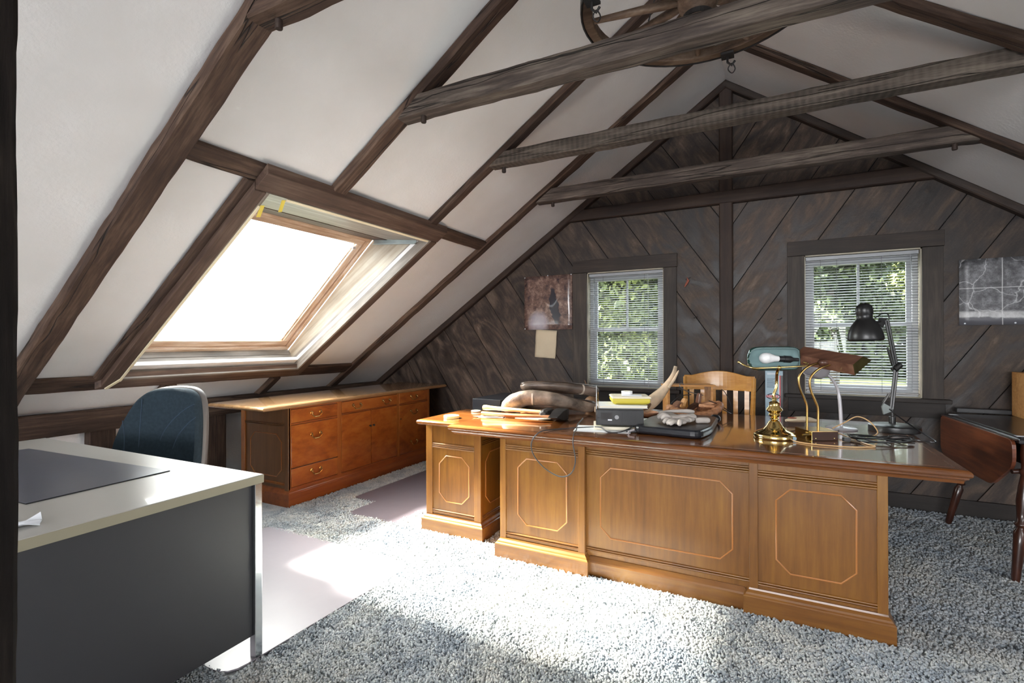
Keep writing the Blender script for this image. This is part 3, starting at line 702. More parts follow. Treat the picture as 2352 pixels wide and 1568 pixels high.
# ------------------------------------------------------------------ gable windows and blinds
def gable_window(name, win, casing_l, casing_r, head_top, sill, apron, blind_label, wand, cordx):
    x0, x1, z0, z1 = win; w = sempty(name)
    MB().box(casing_l, casing_r, G-.024, G-.001, z1-.002, head_top).obj('casing_board', 'darkwood', w, bevel=.002)
    MB().box(casing_l, x0+.004, G-.02, G-.001, z0, z1-.004).obj('casing_board', MT['darkwood_z'], w, bevel=.002)
    MB().box(x1-.004, casing_r-.006, G-.02, G-.001, z0, z1-.004).obj('casing_board', MT['darkwood_z'], w, bevel=.002)
    MB().box(sill[0], sill[1], G-.06, G+.03, sill[2], sill[3]).obj('sill', 'darkwood', w, bevel=.004)
    MB().box(apron[0], apron[1], G-.02, G-.001, apron[2], apron[3]).obj('apron_board', 'darktrim', w, bevel=.002)
    for nm, b in (('jamb', (x0-.001, x0+.012, G, G+.13, z0, z1)), ('jamb', (x1-.012, x1+.001, G, G+.13, z0, z1)), ('head_jamb', (x0, x1, G, G+.13, z1-.012, z1)), ('stool', (x0, x1, G, G+.13, z0-.012, z0+.004))):
        MB().box(*b).obj(nm, 'jambwood', w)
    # vinyl frame and sashes
    a0, a1, c0, c1 = x0+.012, x1-.012, z0+.004, z1-.012; yf = G+.075
    f = MB(); t = .035
    f.box(a0, a0+t, yf, yf+.06, c0, c1).box(a1-t, a1, yf, yf+.06, c0, c1).box(a0+t, a1-t, yf, yf+.06, c1-t, c1).box(a0+t, a1-t, yf, yf+.06, c0, c0+t)
    f.obj('window_frame', 'white_plastic', w)
    zm = (c0+c1)/2
    for up in (0, 1):
        b = MB(); s = .03; q0, q1 = (c0+t, zm+.018) if not up else (zm-.018, c1-t); yo = yf+.006+up*.025
        i0, i1 = a0+t, a1-t
        i0 += .001; i1 -= .001; q0 += .001*(1-up); q1 -= .001*up; b.box(i0, i0+s, yo, yo+.022, q0, q1).box(i1-s, i1, yo, yo+.022, q0, q1).box(i0+s, i1-s, yo, yo+.022, q1-s-.004, q1).box(i0+s, i1-s, yo, yo+.022, q0, q0+s+.004)
        so_ = b.obj('sash', 'white_plastic', w)
        MB().box(i0+s-.005, i1-s+.005, yo+.009, yo+.013, q0+s, q1-s).obj('pane', 'glass', so_)
        if up:
            MB().box((i0+i1)/2-.009, (i0+i1)/2+.009, yo+.004, yo+.018, q0+s, q1-s).obj('muntin', 'white_plastic', so_)
    bl = thing('window_blind', blind_label, 'blind', ((x0+x1)/2, G+.04, z1-.015))
    hw = (x1-x0)/2-.016; H = z1-.015-z0-.02
    MB().box(-hw, hw, -.018, .012, -.028, 0).obj('headrail', 'blind', bl, bevel=.002)
    MB().box(-hw, hw, -.012, .012, -H, -H+.014).obj('bottom_rail', 'steel', bl, bevel=.003)
    n = int((H-.05)/.0212); sb = MB(); R = []
    for j in range(5):
        y = -.0125+.025*j/4; zc = .0028*(1-((j-2)/2)**2)
        R.append((y, zc+y*.25))
    vs = [(-hw, y, z) for y, z in R]+[(hw, y, z) for y, z in R]
    sb.add(vs, [(i, i+1, i+6, i+5) for i in range(4)])
    s0 = sb.obj('slat', 'blind', bl, smooth=True)
    for i in range(n):
        z = -.04-i*.0212
        if i == 0: s0.location = (0, 0, z)
        else: dup(s0, bl, location=(0, 0, z))
    for fx in cordx: MB().box(fx*hw-.0012, fx*hw+.0012, -.0145, -.013, -H, -.02).obj('ladder_cord', 'cord_grey', bl)
    wx, wz = wand; MB().tube([(wx*hw, -.022, -.03), (wx*hw+.004, -.024, wz)], .0022, 6).obj('wand', 'white_plastic', bl)
    return w
MT['darkwood_z'] = wood('dark_trim_upright', (33, 27, 24), (54, 46, 40), (80, 69, 61), axis='Z', fine=60, rough=.6, bump=.001, knots=1.2, obj_var=.3)
MT['jambwood'] = plain('bare_jamb', (176, 168, 150), .6, var=.15, bscale=60)
gable_window('window_1', W1, -1.765, -.76, 2.078, (-1.80, -.735, .80, .834), (-1.76, -.775, .655, .80), 'small white slatted blind in the narrow window behind the antler', (.62, -1.45), (-.6, .52))
gable_window('window_2', W2, .117, 1.128, 2.09, (.095, 1.16, .812, .842), (.12, 1.13, .70, .812), 'large white slatted blind in the window behind the desk lamps', (.86, -.24), (-.72, -.42, .38))

# ------------------------------------------------------------------ outdoors
ln = MB().box(-90, 110, 5.2, 140, -3.1, -3.0).obj('lawn', 'lawn'); struct(ln)
rs = np.random.RandomState(5)
def tree(x, y, h, r, label, mat='leaf', n=5200, trunk=.18, zb=-3.0, leaf=.16, low=.12):
    t = thing('leafy_tree', label, 'tree', (x, y, zb))
    MB().tube([(0, 0, 0), (.1, .05, h*.3), (-.05, 0, h*.62), (.05, .1, h*.85)], [trunk, trunk*.8, trunk*.5, trunk*.15], 8).obj('trunk', 'trunk', t, smooth=True)
    # lobed crown of leaf blades
    lobes = [(rs.uniform(-.55, .55)*r, rs.uniform(-.55, .55)*r, h*(low+.12)+rs.uniform(0, 1)*h*(.78-low), rs.uniform(.28, .5)*r) for _ in range(16)]
    P = np.zeros((n, 3)); 
    for i in range(n):
        lx, ly, lz, lr = lobes[rs.randint(16)]
        d = rs.normal(size=3); d /= np.linalg.norm(d); q = lr*(.55+.5*rs.rand())
        P[i] = (lx+d[0]*q, ly+d[1]*q, max(.3, lz+d[2]*q*.9))
    A = rs.normal(size=(n, 3)); A /= np.linalg.norm(A, axis=1)[:, None]; Bv = np.cross(A, rs.normal(size=(n, 3))); Bv /= np.linalg.norm(Bv, axis=1)[:, None]
    s = leaf*(.6+.8*rs.rand(n))[:, None]
    V = np.stack([P-A*s, P-Bv*s*.5, P+A*s, P+Bv*s*.5], 1).reshape(-1, 3)
    me = bpy.data.meshes.new('foliage'); me.from_pydata(V.tolist(), [], [(4*i, 4*i+1, 4*i+2, 4*i+3) for i in range(n)]); me.materials.append(MT[mat])
    o = bpy.data.objects.new('foliage', me); COL.objects.link(o); o.parent = t; o['kind'] = 'stuff'; return t
tree(-3.5, 13.5, 8.5, 3.0, 'tall leafy tree filling the narrow window', 'leaf2', 26000, leaf=.09)
tree(-6.8, 22, 10.5, 3.6, 'leafy tree beyond, behind the first one in the narrow window', 'leaf', 16000, leaf=.13)
tree(1.9, 21, 10.5, 2.9, 'leafy tree at the left of the wide window', 'leaf', 20000, leaf=.11, low=.32)
tree(7.4, 27, 12.0, 4.2, 'broad leafy tree at the right of the wide window', 'leaf2', 20000, leaf=.13, low=.35)
ft = tree(-22, 70, 15, 7.5, 'one of the distant trees far behind the narrow window', 'leaf', 9000, leaf=.5, low=-.12)
ft['group'] = 'far tree line'
for i in (1, 2, 4, 5, 6):
    c = dup(ft, None, location=(-22+i*6.0, 70+(i*7) % 9, -3), rotation_euler=(0, 0, i*1.3))
    if i > 2: c['label'] = 'one of the distant trees across the lawn in the wide window'; c['group'] = 'far trees in the wide window'
    for ch in list(ft.children): dup(ch, c)
hg = None

# ------------------------------------------------------------------ carpet pile (tufts one cannot count)
def pile(n=150000):
    rs = np.random.RandomState(3)
    out = []
    # denser close to the camera
    X = rs.uniform(-3.28, 3.0, n*3); Y = rs.uniform(.9, 4.7, n*3)
    U = rs.rand(n*3)
    keep = (U < np.clip(2.35/(Y+.3), 0, 1)**2) & ~((X > -3.05) & (X < -1.82) & (Y > 1.18) & (Y < 2.25)) & ~((X > -3.03) & (X < -2.1) & (Y > 3.0) & (Y < 4.2)) & ~((X > -2.79) & (X < -2.35) & (Y > 2.72) & (Y < 3.05))
    keep &= ~((X > -1.46) & (X < .45) & (Y > 2.58)) & ~((X > -2.08) & (X < -1.62) & (Y > 2.72)) & (X < .9*Y+1.2)
    X, Y = X[keep], Y[keep]; k = len(X)
    h = rs.uniform(.010, .019, k); r = rs.uniform(.0045, .0080, k)*(1+.25*np.maximum(0, Y-2)); ph = rs.uniform(0, 6.28, k)
    tx = X+rs.normal(0, .005, k); ty = Y+rs.normal(0, .005, k)
    V = np.zeros((k, 7, 3))
    for j in range(3):
        a = ph+j*2.0944; V[:, j, 0] = X+.6*r*np.cos(a); V[:, j, 1] = Y+.6*r*np.sin(a); V[:, j, 2] = -.002
        a = a+.7; V[:, 3+j, 0] = (X+tx)/2+r*np.cos(a); V[:, 3+j, 1] = (Y+ty)/2+r*np.sin(a); V[:, 3+j, 2] = h*.68
    V[:, 6, 0] = tx; V[:, 6, 1] = ty; V[:, 6, 2] = h
    base = (np.arange(k)*7)[:, None]
    F = np.stack([base+np.array(t) for t in ((0, 1, 3), (1, 4, 3), (1, 2, 4), (2, 5, 4), (2, 0, 5), (0, 3, 5), (3, 4, 6), (4, 5, 6), (5, 3, 6))], 1).reshape(-1, 3)
    me = bpy.data.meshes.new('carpet_pile'); me.vertices.add(k*7); me.vertices.foreach_set('co', V.reshape(-1))
    nf = len(F); me.loops.add(nf*3); me.loops.foreach_set('vertex_index', F.reshape(-1)); me.polygons.add(nf)
    me.polygons.foreach_set('loop_start', np.arange(nf)*3); me.polygons.foreach_set('loop_total', np.full(nf, 3)); me.update(calc_edges=True)
    me.materials.append(MT['carpet']); o = bpy.data.objects.new('carpet_pile', me); COL.objects.link(o); o.parent = fl; o['kind'] = 'stuff'
pile()

# ================================================================== FURNITURE
def octo(x0, x1, z0, z1, c): return [(x0+c, z0), (x1-c, z0), (x1, z0+c), (x1, z1-c), (x1-c, z1), (x0+c, z1), (x0, z1-c), (x0, z0+c)]
def bead_loop(parent, pts, y, r, mat, name='panel_moulding', ax='y'):
    P = [(a, y, b) if ax == 'y' else (y, a, b) for a, b in pts]
    return MB().tube(P, r, 6, closed=True).obj(name, 'bead' if mat == 'desk_h' else mat, parent, smooth=True)
def reed(parent, x0, x1, y, z, mat, n=3, r=.0055, ax='y', sgn=-1):
    b = MB()
    for i in range(n):
        zz = z+(i-(n-1)/2)*r*2.1
        if ax == 'y': b.tube([(x0, y, zz), (x1, y, zz)], r, 8)
        else: b.tube([(y, x0, zz), (y, x1, zz)], r, 8)
    return b.obj('reeded_moulding', mat, parent, smooth=True)
def plinth(parent, x0, x1, y0, y1, mat, h=.12):
    return MB().loft(x0, x1, y0, y1, [(0, 0), (0, h-.035), (.003, h-.03), (.008, h-.026), (.012, h-.018), (.022, h-.008), (.024, h)]).obj('plinth', mat, parent)

# ---- executive desk
dk = thing('executive_desk', 'large honey-brown wooden executive desk with octagonal panel mouldings, cluttered top', 'desk', (0, 0, 0))
TOP = [(.05, .70), (.024, .702), (.022, .712), (.016, .719), (.010, .722), (.010, .728), (.004, .731), (0, .737), (0, .746), (.004, .753), (.012, .758), (.026, .760)]
MB().loft(-1.79, .70, 2.565, 3.872, TOP).obj('desktop', 'desk_top', dk)
MB().box(-1.742, .652, 2.609, 2.611, .7598, .7604).box(.651, .653, 2.611, 3.83, .7598, .7604).obj('inlay_line', 'mahogany', dk)
MB().loft(-2.105, -1.60, 2.655, 3.25, [(.02, .722), (.006, .728), (0, .736), (0, .746), (.006, .754), (.02, .7585)]).obj('return_top', 'desk_top', dk)
def pedestal(x0, x1, yf, yb, oct_x, side=None):
    MB().box(x0+.004, x1-.004, yf+.008, yb, .10, .702).obj('pedestal', 'desk', dk)
    MB().box(x0, x0+.038, yf, yf+.02, .12, .702).obj('stile', 'desk', dk, bevel=.002)
    MB().box(x1-.038, x1, yf, yf+.02, .12, .702).obj('stile', 'desk', dk, bevel=.002)
    reed(dk, x0+.038, x1-.038, yf+.006, .655, 'desk_h'); reed(dk, x0+.038, x1-.038, yf+.006, .145, 'desk_h', 2)
    bead_loop(dk, octo(*oct_x, .213, .597, .056), yf+.008, .0042, 'desk_h')
    plinth(dk, x0-.024, x1+.024, yf-.024, yb+.01, 'desk_h')
pedestal(-1.43, -.905, 2.587, 3.42, (-1.315, -1.012))
pedestal(-.097, .432, 2.587, 3.42, (.016, .322))
MB().box(-.91, -.09, 2.622, 2.645, .09, .702).obj('modesty_panel', 'desk', dk)
bead_loop(dk, octo(-.827, -.17, .214, .593, .056), 2.622, .0042, 'desk_h')
reed(dk, -.905, -.097, 2.620, .664, 'desk_h'); reed(dk, -.905, -.097, 2.620, .14, 'desk_h', 2)
MB().loft(-.90, -.10, 2.598, 2.66, [(0, 0), (0, .075), (.004, .083), (.01, .092), (.018, .104)]).obj('plinth', 'desk_h', dk)
# return pedestal with side panel
MB().box(-2.076, -1.655, 2.738, 3.22, .10, .725).obj('return_pedestal', 'desk', dk)
MB().box(-2.08, -2.03, 2.73, 2.75, .12, .724).obj('stile', 'desk', dk, bevel=.002); MB().box(-1.70, -1.65, 2.73, 2.75, .12, .724).obj('stile', 'desk', dk, bevel=.002)
reed(dk, -2.03, -1.70, 2.736, .58, 'desk_h'); reed(dk, -2.03, -1.70, 2.736, .142, 'desk_h', 2)
bead_loop(dk, octo(-1.977, -1.742, .213, .517, .056), 2.738, .0042, 'desk_h')
bead_loop(dk, octo(2.80, 3.16, .213, .55, .056), -1.655, .0042, 'desk_h', ax='x')
reed(dk, 2.74, 3.22, -1.655, .62, 'desk_h', ax='x'); reed(dk, 2.74, 3.22, -1.655, .142, 'desk_h', 2, ax='x')
plinth(dk, -2.104, -1.626, 2.707, 3.24, 'desk_h')

# ---- credenza
cr = thing('credenza', 'long orange-brown credenza with brass bail handles under the skylight slope', 'cabinet', (0, 0, 0))
MB().loft(-3.965, -3.292, 2.385, 4.70, [(.05, .762), (.012, .764), (.002, .772), (0, .780), (.004, .788), (.014, .795), (.028, .797)]).obj('top', 'cred_top', cr)
MB().box(-3.90, -3.335, 2.634, 4.412, .10, .765).obj('body', 'cred_side', cr)
plinth(cr, -3.925, -3.296, 2.606, 4.44, 'cred_base', .13)
for y0, y1 in ((2.626, 2.645), (3.117, 3.160), (3.882, 3.920), (4.383, 4.416)):
    MB().box(-3.342, -3.32, y0, y1, .12, .763).obj('face_stile', 'cred_frame', cr, bevel=.0015)
for y0, y1, z0, z1 in ((2.645, 3.117, .628, .642), (2.645, 3.117, .752, .763), (3.16, 3.882, .645, .655), (3.16, 3.882, .757, .764), (3.92, 4.383, .640, .652), (2.645, 3.117, .125, .14), (3.16, 3.882, .12, .14), (3.92, 4.383, .12, .14)):
    MB().box(-3.342, -3.321, y0, y1, z0, z1).obj('face_rail', 'cred_base', cr)
def bail(parent, y, z, x=-3.318, s=.045):
    h = MB()
    for sg_ in (-1, 1): h.lathe([(.0, 0), (.013, .0), (.013, .003), (.008, .005), (.006, .014), (.0, .015)], 12, m=frame_mat((x, y+sg_*s, z), (0, 1, 0), (1, 0, 0)))
    P = smoothpath([(x+.012, y-s, z), (x+.018, y-s-.004, z-.012), (x+.014, y-s+.014, z-.030), (x+.014, y-.02, z-.036), (x+.014, y+.02, z-.036), (x+.014, y+s-.014, z-.030), (x+.018, y+s+.004, z-.012), (x+.012, y+s, z)], 4)
    h.tube(P, .0034, 6)
    return h.obj('handle', 'brass_old', parent, smooth=True)
def front(y0, y1, z0, z1, name, handles=(), proud=0):
    d = MB().box(-3.342, -3.318+proud, y0+.003, y1-.003, z0+.003, z1-.003).obj(name, 'cred', cr, bevel=.002)
    for hy, hz in handles: bail(d, hy, hz, -3.318+proud)
    return d
front(2.645, 3.117, .642, .752, 'drawer', [(2.885, .705)])
front(2.645, 3.117, .29, .628, 'drawer', [(2.885, .53)])
front(2.645, 3.117, .14, .288, 'drawer', [(2.885, .238)])
front(3.16, 3.882, .655, .757, 'drawer', [(3.335, .715), (3.72, .715)], .004)
for y0, y1, ky in ((3.16, 3.520, 3.50), (3.522, 3.882, 3.545)):
    d = front(y0, y1, .14, .645, 'door')
    MB().lathe([(0, 0), (.006, .0), (.005, .008), (.010, .013), (.010, .018), (.005, .022), (0, .023)], 12, m=frame_mat((-3.318, ky, .50), (0, 1, 0), (1, 0, 0))).obj('knob', 'iron', d, smooth=True)
front(3.92, 4.383, .652, .764, 'drawer', [(4.14, .715)])
d = front(3.92, 4.383, .14, .640, 'drawer', [(4.14, .565), (4.14, .25)])
MB().lathe([(0, 0), (.008, .0), (.008, .002), (0, .003)], 10, m=frame_mat((-3.318, 3.94, .50), (0, 1, 0), (1, 0, 0))).obj('keyhole', 'iron', d)
# left end panel (faces the camera)
MB().box(-3.895, -3.85, 2.622, 2.64, .12, .764).obj('end_stile', 'cred_frame', cr, bevel=.0015); MB().box(-3.365, -3.32, 2.622, 2.64, .12, .764).obj('end_stile', 'cred_side', cr, bevel=.0015)
reed(cr, -3.85, -3.365, 2.632, .625, 'cred_side', 2); reed(cr, -3.85, -3.365, 2.632, .165, 'cred_frame', 2)
bead_loop(cr, octo(-3.79, -3.415, .215, .55, .058), 2.634, .0042, 'cred_frame')

# ---- metal desk in front
md = thing('metal_desk', 'grey steel office desk with cream laminate top and chrome leg, front left', 'desk', (-1.828, 1.326, 0), math.radians(1.6))
MB().box(-1.80, 0, -.92, 0, .706, .74).obj('desktop', 'laminate', md, bevel=.002)
b = MB().box(-1.80, .0015, -.921, .0015, .7065, .7375).obj('edge_band', 'laminate_edge', md)
MB().box(-.028, -.020, -.90, -.036, .098, .703).obj('end_panel', 'greymetal', md, bevel=.002)
MB().box(-1.78, -.03, -.90, -.885, .098, .703).obj('back_panel', 'greymetal', md, bevel=.002)
MB().box(-.50, -.03, -.88, -.01, .25, .703).obj('drawer_box', 'greymetal', md, bevel=.003)
MB().box(-1.76, -1.30, -.88, -.01, .15, .703).obj('drawer_box', 'greymetal', md, bevel=.003)
for x, y in ((-.034, -.036), (-.034, -.918), (-1.79, -.036), (-1.79, -.918)):
    MB().box(x, x+.032, y, y+.032, 0, .706).obj('leg', 'chrome', md, bevel=.002)
dp = tag(MB().box(-1.10, .0, -.46, 0, 0, .004).obj('desk_pad', 'pad', bevel=.001), 'large blue-grey desk pad lying on the cream desk top', 'desk pad')
dp.location = (-2.212, 1.176, .7405); dp.rotation_euler = (0, 0, math.radians(4.0))
MB().box(-1.101, .001, -.461, .001, .0, .0032).obj('pad_edge', 'blackedge', dp)
def crumple(name, mat, w, d, hgt, n, seed, parent=None, th=.001):
    rr = random.Random(seed); V = []; F = []
    for i in range(n+1):
        for j in range(n+1):
            z = hgt*abs(noise.noise(Vector((i*.9+seed, j*.9, seed))))*1.6
            V.append((w*(i/n-.5)+rr.uniform(-1, 1)*w*.02, d*(j/n-.5)+rr.uniform(-1, 1)*d*.03, .001+z))
    for i in range(n):
        for j in range(n): a = i*(n+1)+j; F.append((a, a+1, a+n+2, a+n+1))
    b = MB(); b.add(V, F); o = b.obj(name, mat, parent, smooth=False); s = o.modifiers.new('thick', 'SOLIDIFY'); s.thickness = th; return o
o = tag(crumple('plastic_wrapper', 'paper', .17, .07, .018, 5, 4), 'small crumpled clear wrapper on the cream desk edge', 'wrapper'); o.location = (-1.95, .585, .741); o.rotation_euler = (0, 0, 1.2)

# ---- blue office chair
oc = thing('office_chair', 'blue fabric office chair with rounded grey-shelled back', 'chair', (-3.372, 1.76, 0), TH)
prof = [(-.285, .50), (-.272, .626), (-.232, .75), (-.163, .884), (-.11, .945), (-.05, .978), (.05, .993), (.15, .991), (.205, .978), (.243, .945), (.262, .883), (.268, .774), (.262, .62), (.25, .50)]
pr = [(q.x, q.z) for q in smoothpath([(a, 0, z) for a, z in prof], 4)]
cxp = -.005
def pillow(y0, y1, bulge, sc, name, mat, parent, zc=.74):
    b = MB(); K = 7; R = []
    for i in range(K):
        t = i/(K-1); s = sc*(1-bulge*(abs(2*t-1))**3)
        R.append([(cxp+(x-cxp)*s, y0+(y1-y0)*t+.10*((x-cxp)/.28)**2*-.35, zc+(z-zc)*s) for x, z in pr])
    def inner(sg_, t_):
        out = []
        for s in (.02, .3, .6, .85):
            ss = s*sc*(1-bulge); yb_ = (y0 if sg_ < 0 else y1)+sg_*.006*(1-s)
            out.append([(cxp+(x-cxp)*ss, yb_-.035*((x-cxp)*s/.28)**2, zc+(z-zc)*ss) for x, z in pr])
        return out
    R = inner(-1, 0)+R+inner(1, 1)[::-1]
    b.rings(R); return b.obj(name, mat, parent, smooth=True)
bk = pillow(-.055, .02, .07, 1.0, 'back_cushion', 'bluefabric', oc)
pillow(.0, .055, .05, 1.035, 'back_shell', 'greyshell', oc)
def seam(pts):
    P = smoothpath([(x, -.0595-.035*((x-cxp)/.28)**2, z) for x, z in pts], 5)
    return MB().tube(P, .0028, 5).obj('seam', 'seamblue', bk)
MT['seamblue'] = plain('dark_seam', (44, 62, 80), .8)
seam([(.245, .90), (.17, .86), (.08, .78), (.02, .68), (-.01, .52)]); seam([(.255, .82), (.20, .78), (.13, .70), (.09, .60), (.08, .52)]); seam([(-.09, .93), (-.10, .80), (-.11, .65), (-.12, .52)]); seam([(-.20, .80), (-.19, .68), (-.20, .52)])
MB().sphere((0, -.22, .47), .25, (1, 1, .17), 20, 8).obj('seat', 'bluefabric', oc, smooth=True)
MB().box(-.04, .04, -.1, .075, .40, .50).obj('back_bracket', 'blackplastic', oc, bevel=.01)
MB().lathe([(.028, .09), (.028, .30), (.018, .30), (.018, .43)], 12, (0, -.2, 0)).obj('gas_column', 'blackplastic', oc, smooth=True)
for k in range(5):
    a = k*2*math.pi/5+.3; ex, ey = .26*math.cos(a), -.2+.26*math.sin(a)
    l = MB().tube([(0, -.2, .10), (ex*.5, (-.2+ey)/2, .09), (ex, ey, .062)], [.025, .02, .014], 8).obj('foot', 'blackplastic', oc, smooth=True)
    MB().lathe([(.02, -.01), (.026, -.006), (.026, .006), (.02, .01)], 12, m=frame_mat((ex, ey, .027), (0, 0, 1), (-math.sin(a), math.cos(a), 0))).obj('caster', 'blackplastic', l, smooth=True)

# ---- chair mats
def rounded(pts, r, n=4):
    out = []; K = len(pts)
    for i in range(K):
        p, a, b = Vector(pts[i]).to_3d(), Vector(pts[i-1]).to_3d(), Vector(pts[(i+1) % K]).to_3d()
        u = (a-p).normalized(); v = (b-p).normalized(); rr_ = min(r, (a-p).length*.4, (b-p).length*.4)
        for j in range(n+1):
            t = j/n; q = (p+u*rr_)*(1-t)**2+p*2*t*(1-t)+(p+v*rr_)*t*t; out.append((q.x, q.y))
    return out
m1 = tag(MB().prism(rounded([(-3.08, 1.17), (-1.83, 1.17), (-1.815, 2.25), (-3.08, 2.28)], .09), .006, .013, 'z').obj('chair_mat', 'mat_pale', bevel=.002), 'pale dotted vinyl chair mat under the grey metal desk', 'chair mat')
m2 = tag(MB().prism(rounded([(-2.79, 2.71), (-2.33, 2.71), (-2.30, 2.99), (-2.09, 2.99), (-2.09, 4.20), (-3.03, 4.20), (-3.03, 3.01), (-2.81, 3.0)], .05), .006, .012, 'z').obj('chair_mat', 'mat_dark', bevel=.002), 'purple-grey lipped chair mat between credenza and wooden desk', 'chair mat')

# ---- yellow wooden chair behind the desk
yc = thing('wooden_chair', 'honey oak slat-back chair behind the desk', 'chair', (-.36, 4.12, 0))
cw = .25
yr_ = lambda x: -.035+.06*(1-(x/cw)**2)         # curved back
def crest_pt(x, z): return (x, yr_(x), z)
NN = 18; R = []
for i in range(NN+1):
    x = -cw+2*cw*i/NN; top = 1.012+.034*max(0, math.cos(math.pi*x/(2*.19)))**1 if abs(x) < .19 else 1.012
    y = yr_(x); R.append([(x, y-.011, .90), (x, y+.011, .90), (x, y+.011+.012, top), (x, y-.009+.012, top)])
MB().rings(R).obj('crest_rail', 'oak', yc, bevel=.004)
for k in range(6):
    x = -.195+.078*k; MB().rings([[(x-.016, yr_(x)-.007-.02, .50), (x+.016, yr_(x)-.007-.02, .50), (x+.016, yr_(x)+.005-.02, .50), (x-.016, yr_(x)+.005-.02, .50)], [(x-.016, yr_(x)-.007, .905), (x+.016, yr_(x)-.007, .905), (x+.016, yr_(x)+.005, .905), (x-.016, yr_(x)+.005, .905)]]).obj('slat', MT['oak'], yc)
for s in (-1, 1):
    x = s*.238; MB().tube([(x*.95, -.05, 0), (x*.93, -.06, .45), (x*.98, -.045, .7), (x*1.02, -.028, 1.0)], [.018, .022, .019, .016], 4).obj('back_post', 'oak', yc, bevel=.003)
    MB().tube([(s*.21, -.46, 0), (s*.21, -.45, .43)], [.014, .021], 8).obj('leg', 'oak', yc, smooth=True)
MB().loft(-.25, .25, -.50, -.03, [(.012, .425), (0, .432), (0, .45), (.02, .458)]).obj('seat', 'oak', yc)
MB().box(-.2, .2, -.065, -.045, .48, .51).obj('lower_rail', 'oak', yc, bevel=.003); MB().tube([(-.2, -.45, .2), (.2, -.45, .2)], .01, 8).obj('stretcher', 'oak', yc)

# ---- drop-leaf table
dt = thing('drop_leaf_table', 'dark mahogany drop-leaf table with turned legs at the right edge', 'table', (1.12, 4.07, 0), math.radians(4.3))
MB().loft(.0, .62, -.50, .48, [(.012, .722), (0, .730), (0, .745), (.008, .752), (.018, .757), (.02, .762)]).obj('table_top', 'blacktop', dt)
leafp = rounded([(-.485, .745), (.485, .745), (.485, .50), (.36, .445), (-.25, .445), (-.485, .60)], .05)
MB().prism(leafp, -.022, -.004, 'x').obj('drop_leaf', 'mahogany', dt, bevel=.003)
MB().prism(leafp, .63, .648, 'x').obj('drop_leaf', 'mahogany', dt, bevel=.003)
MB().box(-.020, .0, -.50, .48, .742, .750).obj('rule_joint', 'mahogany_leg', dt, bevel=.003)
MB().box(.06, .56, -.45, -.43, .60, .722).box(.06, .56, .41, .43, .60, .722).box(.06, .08, -.45, .43, .60, .722).box(.54, .56, -.45, .43, .60, .722).obj('apron', 'mahogany_leg', dt)
legp = [(.014, 0), (.019, .03), (.024, .20), (.026, .26), (.018, .275), (.016, .285), (.026, .295), (.026, .305), (.017, .315), (.021, .36), (.028, .42), (.024, .50), (.018, .555), (.026, .565), (.026, .58), (.018, .59), (.021, .62), (.028, .66), (.030, .725)]
for x, y, dx, dy in ((.055, -.455, -.085, -.075), (.15, .36, -.165, .027), (.53, -.43, .06, -.10), (.53, .40, .06, .05)):
    A = Vector((x, y, .725)); Bq = Vector((x+dx, y+dy, 0)); mm = Matrix.Translation(Bq) @ (A-Bq).to_track_quat('Z', 'Y').to_matrix().to_4x4(); sc = (A-Bq).length/.725
    MB().lathe([(r_, z_*sc) for r_, z_ in legp], 16, m=mm).obj('leg', 'mahogany_leg', dt, smooth=True)
for y in (-.46, .40):
    MB().box(.002, .045, y-.02, y+.02, .7615, .7625).obj('worn_corner', 'paper', dt)
MB().tube([(.03, -.455, .575), (-.015, -.462, .57)], [.014, .012], 10).obj('leaf_knob', 'mahogany_leg', dt, smooth=True)
bf = tag(MB().box(1.165, 1.72, 4.60, 4.655, .764, .795).obj('dark_folder', 'blackplastic', bevel=.003), 'flat black case lying along the back of the drop-leaf table', 'case')
cb = thing('small_cabinet', 'small oak cubby with pale edges standing on the drop-leaf table', 'cabinet', (1.452, 4.40, .763))
for nm, q in (('side', (0, .012, 0, .19, 0, .285)), ('side', (.42, .432, 0, .19, 0, .285)), ('back', (.012, .42, .175, .19, 0, .285)), ('top', (0, .432, 0, .19, .285, .297)), ('bottom', (.012, .42, 0, .175, 0, .012))):
    MB().box(*q).obj(nm, 'boxwood', cb, bevel=.001)
MB().box(.014, .42, -.001, .006, .245, .272).obj('grey_strip', 'galv', cb)

# ---- black cabinet, blue carton behind the desk
bc = thing('filing_cabinet', 'low black cabinet behind the left end of the wooden desk', 'cabinet', (-2.052, 3.275, 0), 0)
MB().box(0, .245, 0, .50, .0, .838).obj('body', 'darkbox', bc, bevel=.003)
for z0, z1 in ((.05, .40), (.42, .80)): MB().box(.02, .225, .50, .512, z0, z1).obj('drawer', 'blackplastic', bc, bevel=.003)
ct_ = thing('tall_carton', 'tall pale-blue carton with red lettering standing behind the brass lamp', 'box', (-.047, 4.5, 0))
MB().box(0, .125, 0, .10, 0, 1.036).obj('carton', 'lightblue', ct_, bevel=.001)
MB().box(.1005, .109, -.0012, 0, .62, 1.0).obj('red_stripe', 'red', ct_); MB().box(.094, .1005, -.0012, 0, .62, 1.0).obj('white_stripe', 'paper', ct_); MB().box(.109, .125, -.0012, 0, .6, 1.0).obj('dark_stripe', 'blackplastic', ct_)
b = MB()
for i in range(12): b.box(.012, .012+[.06, .055, .045, .062, .05, .058][i % 6], -.0012, 0, .975-i*.0065-.0022, .975-i*.0065)
b.obj('printed_lines', 'navy', ct_)
b = MB()
for z in (1.003, .995): b.box(.014, .10, -.0012, 0, z+.012, z+.017)
b.obj('printed_heading', 'paper', ct_)
b = MB()
for z in (.735, .722, .709): b.box(.012, .05, -.0012, 0, z, z+.005)
b.obj('printed_lines', 'navy', ct_)
